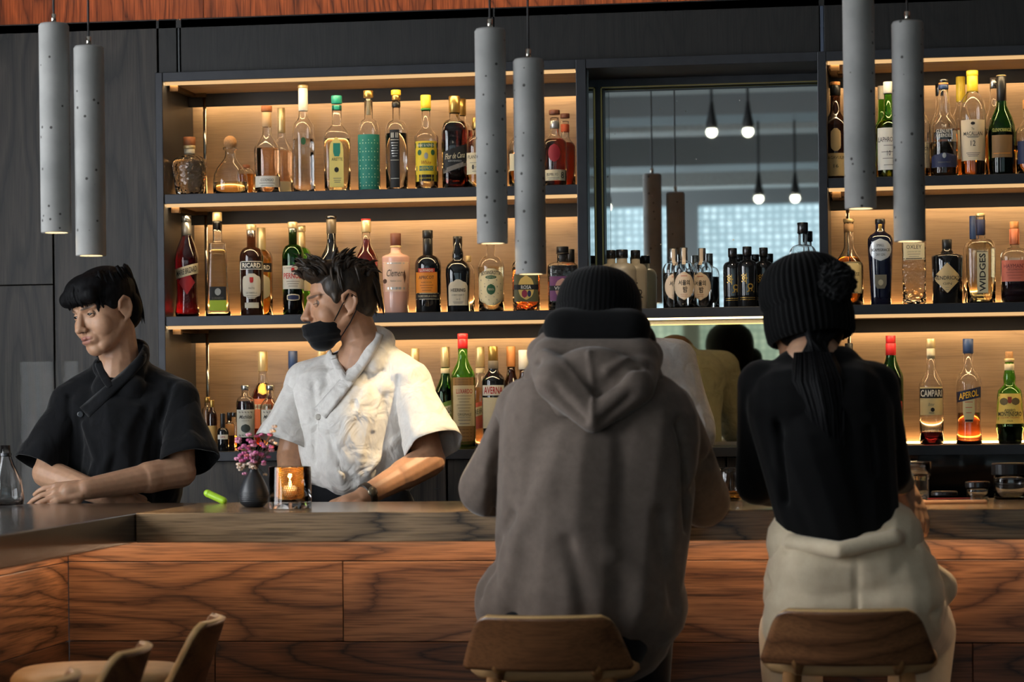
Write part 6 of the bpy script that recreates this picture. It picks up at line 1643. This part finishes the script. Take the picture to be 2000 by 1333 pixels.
def customer_black():
    Yt = -.24
    root = empty('person', (P(1620, 1000, Yt).x, Yt, 0.0))
    tag(root, 'customer in a black top, bobble hat and beige sweatpants, sitting with her back turned', 'person', 'customers at the bar')
    HM = head_matrix(1572, 612, Yt+.08, 152, 4, 2)
    V1, F1 = prim_mesh(head_parts(), HM)
    A = lambda x, y, dy=0.0: P(x, y, Yt+dy)
    nb = A(1590, 712, .01)
    sL, sR = A(1492, 752, .0), A(1708, 758, .0)
    eL, eR = A(1478, 945, .12), A(1742, 925, .08)
    wL, wR = A(1560, 990, .36), A(1766, 945, .26)
    wL.z = ZC+.034
    hipc = A(1640, 1120, -.02)
    parts = [cap(HM @ Vector((0, -.03, -.04)), nb, .046, .054), cap(nb, A(1600, 830, .0), .075, .10), cap(A(1600, 830), A(1640, 1060), .09, .085), cap(sL, eL, .042, .037), cap(eL, wL, .037, .026), cap(sR, eR, .042, .037), cap(eR, wR, .037, .026), cap(A(1640, 1060), hipc, .09, .10)]
    parts += hand_parts(wL, (.6, .6, 0), (0, 0, 1), .92, (.1, .2, .15), thumb_side=-1)
    parts += hand_parts(wR, A(1793, 1000, .21)-wR, Vector((.75, -.6, .2)), .92, (.25, .35, .3), thumb_side=1, thumb_out=.35)
    me = blob(parts, .004, 4, extra=(V1, F1)); finish_head(me, HM); add_part('body', me, M_skin1, root)
    eyes(HM, root, M_skin1)
    tp = [cap(sL, sR, .062), cap(A(1545, 790, -.02), A(1655, 790, -.02), .105), cap(A(1540, 800, -.02), A(1598, 1010, -.02), .098, .098), cap(A(1665, 800, -.02), A(1678, 1010, -.02), .098, .098), cap(A(1590, 880, -.04), A(1635, 1015, -.03), .115, .105),
          cap(A(1555, 725, .0), A(1635, 722, .0), .058), cap(sL, eL, .062, .050), cap(eL, wL+Vector((-.03, -.03, 0)), .048, .034), cap(sR, eR, .060, .049), cap(eR, wR+(eR-wR)*.18, .047, .032)]
    ms = blob(tp, .006, 6); folds(ms, .006, (5, 5, 2.5), seed=41.0, ridged=False)
    bv = bvh_of(ms); hits = lambda pts: [hit(bv, x, y, 0, Yt)[0] for x, y in pts]
    crease(ms, [(hits([(1518, 830), (1522, 900), (1530, 980)]), .02, .012), (hits([(1700, 840), (1708, 920)]), .012, .01)])
    add_part('top', ms, M_blackjer, root)
    # sweatpants: waistband, hips, thighs forward
    hx = hipc.x
    kz = .78
    pa = [cap(A(1590, 1130, .0), A(1735, 1125, .0), .118, .118), cap(A(1590, 1175, .0), A(1745, 1170, .0), .122, .122), cap(A(1575, 1200, .05), (A(1575, 1200, .05).x-.03, Yt+.40, kz), .098, .085), cap(A(1765, 1195, .05), (A(1765, 1195, .05).x+.04, Yt+.40, kz), .105, .085), cap(A(1600, 1105, -.02), A(1700, 1095, -.02), .115),
          cap(A(1575, 1215, .0), A(1755, 1210, .0), .105), cap(A(1790, 1115, .08), A(1830, 1150, .14), .045, .05),
          cap((A(1555, 1200, .05).x-.03, Yt+.40, kz), (A(1555, 1200).x, Yt+.25, .33), .08, .06), cap((A(1770, 1195, .05).x+.04, Yt+.40, kz), (A(1770, 1195).x, Yt+.25, .33), .08, .06)]
    mp_ = blob(pa, .0075, 6); folds(mp_, .009, (5, 5, 3), seed=51.0, ridged=False)
    bp_ = bvh_of(mp_); hp_ = lambda pts: [hit(bp_, x, y, 0, Yt)[0] for x, y in pts]
    crease(mp_, [(hp_([(1672, 1085), (1673, 1190)]), .008, .006), (hp_([(1478, 1100), (1500, 1150), (1485, 1190)]), .012, .012), (hp_([(1815, 1070), (1845, 1140), (1825, 1200)]), .014, .012), (hp_([(1530, 1085), (1660, 1088), (1790, 1070)]), .006, .008)])
    add_part('sweatpants', mp_, M_beige, root)
    wb_ = blob([cap(A(1545, 1060, -.09), A(1640, 1075, -.155), .02), cap(A(1640, 1075, -.155), A(1745, 1052, -.11), .02), cap(A(1745, 1052, -.11), A(1778, 1052, .06), .02), cap(A(1545, 1060, -.09), A(1532, 1062, .06), .02), cap(A(1580, 1060, -.0), A(1720, 1055, -.0), .10)], .0045, 3)
    add_part('waistband', wb_, M_beige, root)
    nh = blob([ell((0, -.050, -.050), (.066, .052, .055)), ell((.04, -.01, -.05), (.034, .040, .030)), ell((-.04, -.01, -.05), (.034, .040, .030))], .005, 3, M=HM); add_part('nape_hair', nh, M_hairblk, root)
    # bobble hat
    BM = HM @ Matrix.Translation((0, -.014, .004))
    BM = BM @ Matrix.Rotation(math.radians(-8), 4, 'X')
    pr = [(.096, -.070), (.103, -.062), (.106, -.03), (.105, .002), (.101, .010), (.108, .02), (.109, .045), (.104, .075), (.092, .100), (.070, .120), (.044, .132), (.018, .137)]
    ht = knit_cap('bobble_hat', BM, pr, root, ribs=44, amp=.0032, sx=.96, sy=1.06)
    c = P(1630, 552, Yt+.0)
    mb = MB().ball(c, (.05, .05, .048), 40, 26)
    rn_ = random.Random(5); mb.v = [tuple(c + (Vector(p)-c)*rn_.uniform(.90, 1.10)) for p in mb.v]
    mb.build('bobble', M_knit, ht)
    # long dark ponytail down the back
    rnd = random.Random(6)
    mb = MB()
    for i in range(130):
        t = rnd.uniform(-1, 1)
        a0 = A(1590+t*34, 690, -.06); a1 = A(1600+t*48, 745, -.135+abs(t)*.03); a2 = A(1612+t*40, 800, -.14+abs(t)*.03); a3 = A(1622+t*20+rnd.uniform(-10, 10), 850+rnd.uniform(0, 55), -.135)
        j = Vector((rnd.uniform(-.004, .004), rnd.uniform(-.006, .006), 0))
        mb.tube([a0+j, a1+j, a2+j, a3], [.004, .0055, .005, .001], 5)
    for i in range(60):
        q = HM @ Vector((rnd.uniform(-.05, .05), -.088+rnd.uniform(-.01, .012), -.04))
        mb.tube([q, (q+A(1590, 690, -.06))/2 + Vector((0, -.01, 0)), A(1590+rnd.uniform(-32, 32), 700, -.065)], [.005, .006, .004], 5)
    mb.build('hair', M_hairblk, root, smooth=True)
    for s in (-1, 1):
        fx = A(1555 if s < 0 else 1770, 1200).x
        me = blob([ell((fx, Yt+.30, .29), (.042, .12, .038)), ell((fx, Yt+.24, .32), (.038, .05, .05))], .008, 3); add_part('shoe', me, plain('white_trainer', srgb(190, 186, 178), rough=.6), root)
    return root

for fn in (bartender_black, bartender_white, bartender_bending, customer_hoodie, customer_black):
    r_ = fn()
    inv = Matrix.Translation(r_.location).inverted()
    for ch in r_.children: ch.matrix_parent_inverse = inv
# ================================================================ STOOLS AND COUNTER THINGS
M_ply = wood('stool_walnut', srgb(84, 52, 32), srgb(142, 96, 62), grain='X', rings=4, rough=.35, contrast=.5, seed=20, coat=.15)
M_edge = plain('plywood_edge', srgb(206, 168, 112), rough=.4, noise=.1, nscale=60)
M_legw = plain('oak_leg', srgb(176, 128, 80), rough=.45, noise=.12, nscale=30)
M_seat = plain('tan_seat_leather', srgb(196, 158, 110), rough=.45, noise=.08, nscale=20)
def stool(x, y, rz, label, zt=.875, wt=.30, wb=.385, h=.125):
    """plywood-backed bar stool; sitter looks along local +Y"""
    root = empty('bar_stool', (x, y, 0), rz); tag(root, label, 'stool', 'bar stools')
    n = 24; th = .016; ins = .0022
    def plate(u, v, d):
        # u -1..1 across, v 0..1 up ; slightly wrapped round the sitter
        hw = wb/2 + (wt/2-wb/2)*v
        cr = 1.0
        if v > .72:                                      # rounded upper corners
            k = (v-.72)/.28; cr = 1 - (1-math.sqrt(max(0, 1-k*k)))*.14
        if v < .12:
            k = (.12-v)/.12; cr = 1 - (1-math.sqrt(max(0, 1-k*k)))*.06
        xx = u*hw*cr
        return (xx, -.205 + .10*(xx/.19)**2*.6 - .05*v - .01 + d, zt-h+h*v)
    rows = 14
    def sheet(d):
        return [plate(-1+2*i/n, j/rows, d) for j in range(rows+1) for i in range(n+1)]
    v = sheet(0) ; w = n+1
    f = [(j*w+i, j*w+i+1, (j+1)*w+i+1, (j+1)*w+i) for j in range(rows) for i in range(n)]
    bk = mesh_obj('backrest', v, f, M_ply, root, True)
    bk.data.materials.append(M_edge)
    sm = bk.modifiers.new('t', 'SOLIDIFY'); sm.thickness = th; sm.offset = 1; sm.material_offset_rim = 1
    # seat cushion
    zs = zt - .115
    prof = []
    v = []; f = []
    m = 36
    rings = [(.0, .92, -.045), (0, 1.0, -.03), (0, 1.0, -.012), (0, .95, 0.0), (0, .6, .004), (0, .02, .005)]
    for (_, k, dz) in rings:
        for i in range(m):
            a = 2*math.pi*i/m; c_, s_ = math.cos(a), math.sin(a)
            v.append((.20*k*math.copysign(abs(c_)**.7, c_), .19*k*math.copysign(abs(s_)**.7, s_)+.01, zs+dz))
    for j in range(len(rings)-1):
        for i in range(m):
            k = (i+1) % m; f.append((j*m+i, j*m+k, (j+1)*m+k, (j+1)*m+i))
    f.append(tuple(range(m))[::-1]); f.append(tuple((len(rings)-1)*m+i for i in range(m)))
    mesh_obj('seat', v, f, M_seat, root, True)
    for s in (-1, 1):
        MB().tube([(s*.11, -.15, zs-.03), (s*.115, -.20, zt-h+.004), (s*.115, -.212, zt-h+.05)], [.014, .014, .010], 10).build('back_post', M_legw, root, smooth=True)
        for t in (-1, 1):
            MB().tube([(s*.13, t*.13, zs-.04), (s*.19, t*.19, 0.0)], [.018, .013], 12).build('leg', M_legw, root, smooth=True)
    fr = [(math.copysign(.168, a), math.copysign(.168, b), .24) for a, b in ((-1, -1), (1, -1), (1, 1), (-1, 1), (-1, -1))]
    MB().tube(fr, .009, 8).build('foot_ring', M_frame, root)
    return root
p = P(1062, 1255, -.46); stool(p.x, p.y+.215, 0.02, 'walnut plywood bar stool under the customer in the grey hooded sweatshirt', zt=P(1070, 1200, -.47).z)
p = P(1655, 1245, -.46); stool(p.x, p.y+.215, 0.0, 'walnut plywood bar stool under the customer in the bobble hat', zt=P(1650, 1187, -.47).z)
fang = math.atan2(rn.y, rn.x) - math.pi/2      # looking at the return of the bar
for (px, py, Y, lab, ex) in [(405, 1206, -.55, 'empty walnut bar stool at the short arm of the bar, next to the inner corner', .15), (255, 1262, -1.15, 'empty walnut bar stool at the short arm of the bar, second from the inner corner', .1), (110, 1318, -1.72, 'empty walnut bar stool at the short arm of the bar, third from the inner corner', .1)]:
    q = P(px, py, Y)
    dirv = Vector((math.cos(fang+ex+math.pi/2), math.sin(fang+ex+math.pi/2), 0))
    stool(q.x+dirv.x*.24, q.y+dirv.y*.24, fang+ex, lab, zt=q.z, h=.15)

# ---- vase of pink flowers
def on_counter(px, py, ymax=.56):
    q = PZ(px, py, ZC)
    if q.y > ymax:
        q = P(px, HORIZ, ymax); q.z = ZC
    return q
c = on_counter(496, 991)
S = MPP(496, c.y)
root = empty('flower_vase', c); tag(root, 'small matte black ceramic bud vase beside the candle', 'vase')
pr = [(.016, 0), (.026, .001), (.0375, .012), (.0405, .026), (.040, .036), (.036, .052), (.027, .072), (.017, .088), (.012, .096), (.0135, .101), (.0095, .101), (.008, .08), (.004, .04)]
pr = [(r*.98, z) for r, z in pr]
mb = MB().lathe(pr, 36); mb.build('body', plain('black_ceramic', srgb(40, 42, 46), rough=.38, noise=.1, nscale=30), root, smooth=True)
for k in range(6):
    z = .016+k*.0045; r = np.interp(z, [q[1] for q in pr[:9]], [q[0] for q in pr[:9]])
    MB().lathe([(r+.0002, z-.0012), (r+.0009, z), (r+.0002, z+.0012)], 36, cap=False).build('groove_ring', MATS['black_ceramic'], root, smooth=True)
rnd = random.Random(3)
fl = empty('pink_flowers', c + Vector((0, 0, .06))); tag(fl, 'bunch of tiny pink and cream flowers in the bud vase', 'flowers')
M_stem = plain('flower_stem', srgb(62, 64, 40), rough=.6); M_stem2 = plain('dry_stem', srgb(96, 58, 40), rough=.7)
cols = [plain('petal_%d' % i, srgb(*q), rough=.5, sub=.2) for i, q in enumerate([(206, 112, 160), (190, 90, 140), (222, 150, 180), (204, 104, 110), (226, 200, 180), (160, 70, 90)])]
heads = []
for i in range(58):
    px = 495 + rnd.gauss(0, 17); py = 890 + rnd.gauss(0, 20)
    if py > 930: py = 925
    px = min(530, max(464, px)); py = max(850, py)
    heads.append((px, py, 4 if py > 905 and rnd.random() < .6 else rnd.choice([0, 0, 1, 2, 2, 3, 5])))
heads += [(533, 842, 4), (528, 850, 4), (538, 866, 4), (531, 862, 4), (526, 872, 4), (536, 834, 4)]
for (px, py, ci) in heads:
    w = P(px, py, c.y + rnd.uniform(-.025, .025)) - fl.location
    base = Vector((rnd.uniform(-.004, .004), rnd.uniform(-.004, .004), .0))
    mid = Vector((w.x*.35, w.y*.35, .048 + max(0, w.z-.06)*.4))
    st = MB().tube([base, (base+mid)/2+Vector((0, 0, .006)), mid, w], .0008, 5).build('stem', M_stem2 if px > 524 else M_stem, fl)
    mb = MB()
    r = rnd.uniform(.0055, .0085)
    for k in range(5):
        a = 2*math.pi*k/5 + rnd.random()
        mb.ball(w + Vector((math.cos(a)*r*.55, math.sin(a)*r*.55, rnd.uniform(-.001, .002))), (r*.62, r*.62, r*.5), 7, 5)
    mb.ball(w + Vector((0, 0, r*.2)), r*.5, 7, 5)
    mb.build('blossom', cols[ci], fl, smooth=True)

# ---- glass candle holder
c = on_counter(567, 994)
root = empty('candle_holder', c); tag(root, 'clear glass candle holder with a glowing gold mesh cup', 'candle holder')
R = 42*MPP(567, c.y); Hc = 82*MPP(567, c.y)
pr = [(R*.96, 0), (R, .002), (R, .015), (R*.985, .018), (R*.985, Hc-.001), (R*.97, Hc), (R*.95, Hc-.001), (R*.95, .02), (R*.9, .018), (.001, .018)]
mb = MB().lathe(pr, 44, cap=False); n_ = 44; mb.f.append(tuple(range(n_))[::-1]); mb.f.append(tuple((len(pr)-1)*n_+i for i in range(n_)))
mb.build('glass_jar', G_CLR, root, smooth=True)
# honeycomb cup: perforated sheet
M_goldm = plain('gold_mesh', srgb(222, 168, 78), rough=.3, metal=.9)
rc = R*.74; v = []; f = []
nu, nv = 46, 13
hz0, hz1 = .021, Hc*.80
st = MB()
for j in range(nv+1):
    z = hz0 + (hz1-hz0)*j/nv
    st.tube([(rc*math.cos(2*math.pi*i/48), rc*math.sin(2*math.pi*i/48), z) for i in range(49)], .0006, 4, cap=False)
for i in range(nu):
    for sgn in (-1, 1):
        pts = []
        for j in range(nv+1):
            a = 2*math.pi*(i + sgn*j*.35)/nu
            pts.append((rc*math.cos(a), rc*math.sin(a), hz0 + (hz1-hz0)*j/nv))
        st.tube(pts, .00055, 4, cap=False)
o = st.build('gold_mesh_cup', M_goldm, root); o['kind'] = 'stuff'
MB().lathe([(.019, 0), (.0195, .014), (.016, .015), (.002, .0145)], 24, (0, 0, .0185)).build('tealight', plain('wax', srgb(240, 228, 200), rough=.5, sub=.3), root, smooth=True)
MB().lathe([(.0008, .0), (.0038, .004), (.0045, .008), (.003, .015), (.0008, .022)], 14, (0, 0, .034)).build('flame', emit('candle_flame', (1.0, .62, .22), 60.0), root, smooth=True)
ld = bpy.data.lights.new('flame_light', 'POINT'); ld.energy = 1.0; ld.color = (1, .6, .25); ld.shadow_soft_size = .006
lo = bpy.data.objects.new('flame_light', ld); COL.objects.link(lo); lo.parent = root; lo.location = (0, 0, .062)

# ---- lime green marker
a = on_counter(434, 983); a.z += .008
b = P(405, 964, a.y+.01)
M_lime = plain('lime_plastic', srgb(176, 222, 52), rough=.35)
root = empty('marker_pen', a - Vector((0, 0, .008))); tag(root, 'lime green marker pen leaning at the back of the bar', 'pen')
d = (b-a)
me = blob([cap((0, 0, .008), d*.96+Vector((0, 0, .008)), .0105, .0105)], .002, 3); add_part('barrel', me, M_lime, root)
me = blob([cap(d*.96+Vector((0, 0, .008)), d+Vector((0, 0, .008)), .0115, .0105)], .002, 2); add_part('pen_cap', me, M_lime, root)

# ---- tumblers
def tumbler(px, py, x0, x1, ytop, label, fill, lm, kind='straight', nm='water_glass'):
    c = on_counter(px, py); s = MPP(px, c.y)
    R = (x1-x0)/2*s; H = P(px, ytop, c.y).z - ZC
    root = empty(nm, c); tag(root, label, 'glass')
    if kind == 'straight': o = [(R*.78, 0), (R*.84, .003), (R*.88, H*.3), (R*.92, H*.6), (R*.925, H*.62), (R*1.0, H*.66), (R, H)]
    else: o = [(R*.62, 0), (R*.8, .004), (R*.98, H*.3), (R, H*.45), (R*.86, H*.8), (R*.8, H)]
    th = .0022
    inn = [(max(r-th, .001), max(z, .008)) for r, z in o[1:]][::-1]
    inn[-1] = (inn[-1][0]*.9, .009)
    pr = o + [(o[-1][0]-th*.5, H+.0006)] + inn + [(.001, .009)]
    mb = MB().lathe(pr, 32, cap=False); mb.f.append(tuple(range(32))[::-1]); mb.f.append(tuple((len(pr)-1)*32+i for i in range(32)))
    mb.build('glass_body', G_CLR, root, smooth=True)
    zl = H*fill; rr = [q[0] for q in o]; zz = [q[1] for q in o]
    lp = [(np.interp(z, zz, rr)-th-.0004, z) for z in np.linspace(.0095, zl, 7)]
    MB().lathe([(float(r), float(z)) for r, z in lp], 32).build('drink', lm, root, smooth=True)
    return root
tumbler(1786, 981, 1754, 1819, 903, 'tumbler of water beside the hand of the customer in black', .74, Q_CLR)
tumbler(1425, 972, 1400, 1452, 914, 'rounded rocks glass with a little amber drink, between the two customers', .28, Q_AMB, 'round', 'rocks_glass')
# ---- slim notebook lying on the counter
c0 = on_counter(1862, 984)
root = empty('phone', c0, .12); tag(root, 'pale pink-cased phone with red edge lying beside the water tumbler', 'phone')
w2 = 62*MPP(1862, c0.y)
o = MB().box(-w2, w2, -.036, .036, 0, .010, bev=.004).build('case', plain('phone_case', srgb(216, 164, 126), rough=.4), root)
MB().box(-w2*.9, w2*.9, -.030, .030, .0102, .0112).build('screen', plain('phone_screen', (.01, .01, .012), rough=.08), root)
MB().box(-w2*.75, w2*.6, .031, .0365, .0102, .0125).build('red_edge', plain('red_trim', srgb(190, 60, 50), rough=.4), root)
# ---- jars
def jar(px, py, x0, x1, ytop, label, lidm, lidh, bodym=None):
    c = on_counter(px, py); R = (x1-x0)/2*MPP(px, c.y); H = P(px, ytop, c.y).z - ZC
    root = empty('storage_jar', c); tag(root, label, 'jar', 'storage jars on the bar')
    hb = H-lidh
    th = .0025
    if hb > .012:
        pr = [(R*.82, 0), (R*.88, .004), (R*.9, hb*.8), (R*.84, hb), (R*.84-th, hb), (R*.9-th, hb*.8), (R*.88-th, .006), (.001, .006)]
        mb = MB().lathe(pr, 30, cap=False); mb.f.append(tuple(range(30))[::-1]); mb.f.append(tuple((len(pr)-1)*30+i for i in range(30)))
        mb.build('glass_body', bodym or G_CLR, root, smooth=True)
    MB().lathe([(R*.98, hb), (R, hb+.002), (R, H-.003), (R*.93, H)], 30).build('lid', lidm, root)
jar(1972, 973, 1935, 2009, 905, 'tall glass jar with a thick black lid', C_BLACK, .03)
jar(1907, 971, 1883, 1931, 941, 'short glass jar with a steel rim lid, next to the black-lidded one', C_GUN, .016)
jar(1842, 969, 1816, 1868, 960, 'low dark tin lid lying behind the phone', C_GUN, .011)
# ---- carafe at the far end, black utensil pot and cream box behind the bar
c = on_counter(12, 988)
root = empty('glass_carafe', c); tag(root, 'conical clear glass carafe with metal collar at the end of the bar', 'carafe')
pr = [(.03, 0), (.046, .003), (.05, .02), (.042, .07), (.022, .115), (.014, .14), (.013, .165), (.011, .165), (.012, .14), (.02, .113), (.04, .068), (.047, .02), (.04, .006), (.001, .006)]
mb = MB().lathe(pr, 30, cap=False); mb.f.append(tuple(range(30))[::-1]); mb.f.append(tuple((len(pr)-1)*30+i for i in range(30)))
mb.build('glass_body', G_CLR, root, smooth=True)
MB().lathe([(.016, .134), (.0165, .136), (.0165, .142), (.016, .144)], 24).build('collar', C_GUN, root)
zw = .90
q = P(895, 962, 1.96)
root = empty('paper_box', (q.x, 1.99, zw)); tag(root, 'small cream cardboard box behind the bar at the hooded elbow', 'box')
hw = 17*MPP(895, 1.96); hh = P(895, 944, 1.96).z - zw
MB().box(-hw, hw, -.04, .04, 0, hh, bev=.0015).build('carton', plain('cream_card', srgb(206, 188, 146), rough=.7), root)
MB().box(-hw+.001, hw-.001, -.0415, -.040, hh*.55, hh*.9).build('carton_label', pm(188, 160, 116), root)
q = P(856, 950, 1.96)
root = empty('utensil_pot', (q.x, 1.98, zw)); tag(root, 'black bar utensil pot behind the elbow of the white-shirted bartender', 'pot')
MB().lathe([(.042, 0), (.045, .004), (.05, .17), (.052, .175), (.047, .175), (.043, .01), (.001, .01)], 28, cap=False).build('pot_body', C_BLACK, root, smooth=True)
for k in range(4):
    a = 1.3*k
    MB().tube([(.015*math.cos(a), .015*math.sin(a), .012), (.040*math.cos(a), .030*math.sin(a), .21)], .004, 8).build('utensil_handle', C_BLACK, root)

# ---- glass screen behind the end of the bar
a = P(-40, 708, 1.45); b = P(152, 708, 1.45)
root = empty('glass_screen', ((a.x+b.x)/2, 1.45, 0)); tag(root, 'frameless clear glass screen standing behind the black-shirted bartender', 'screen')
hw = (b.x-a.x)/2
MB().box(-hw, hw, -.005, .005, .0, a.z, bev=.001).build('pane', glass('screen_glass', (.95, .97, .96), .02, 1.12, bump=.0), root)
MB().box(-hw*.9, hw*.9, -.03, .03, 0, .03).build('foot', M_frame, root)
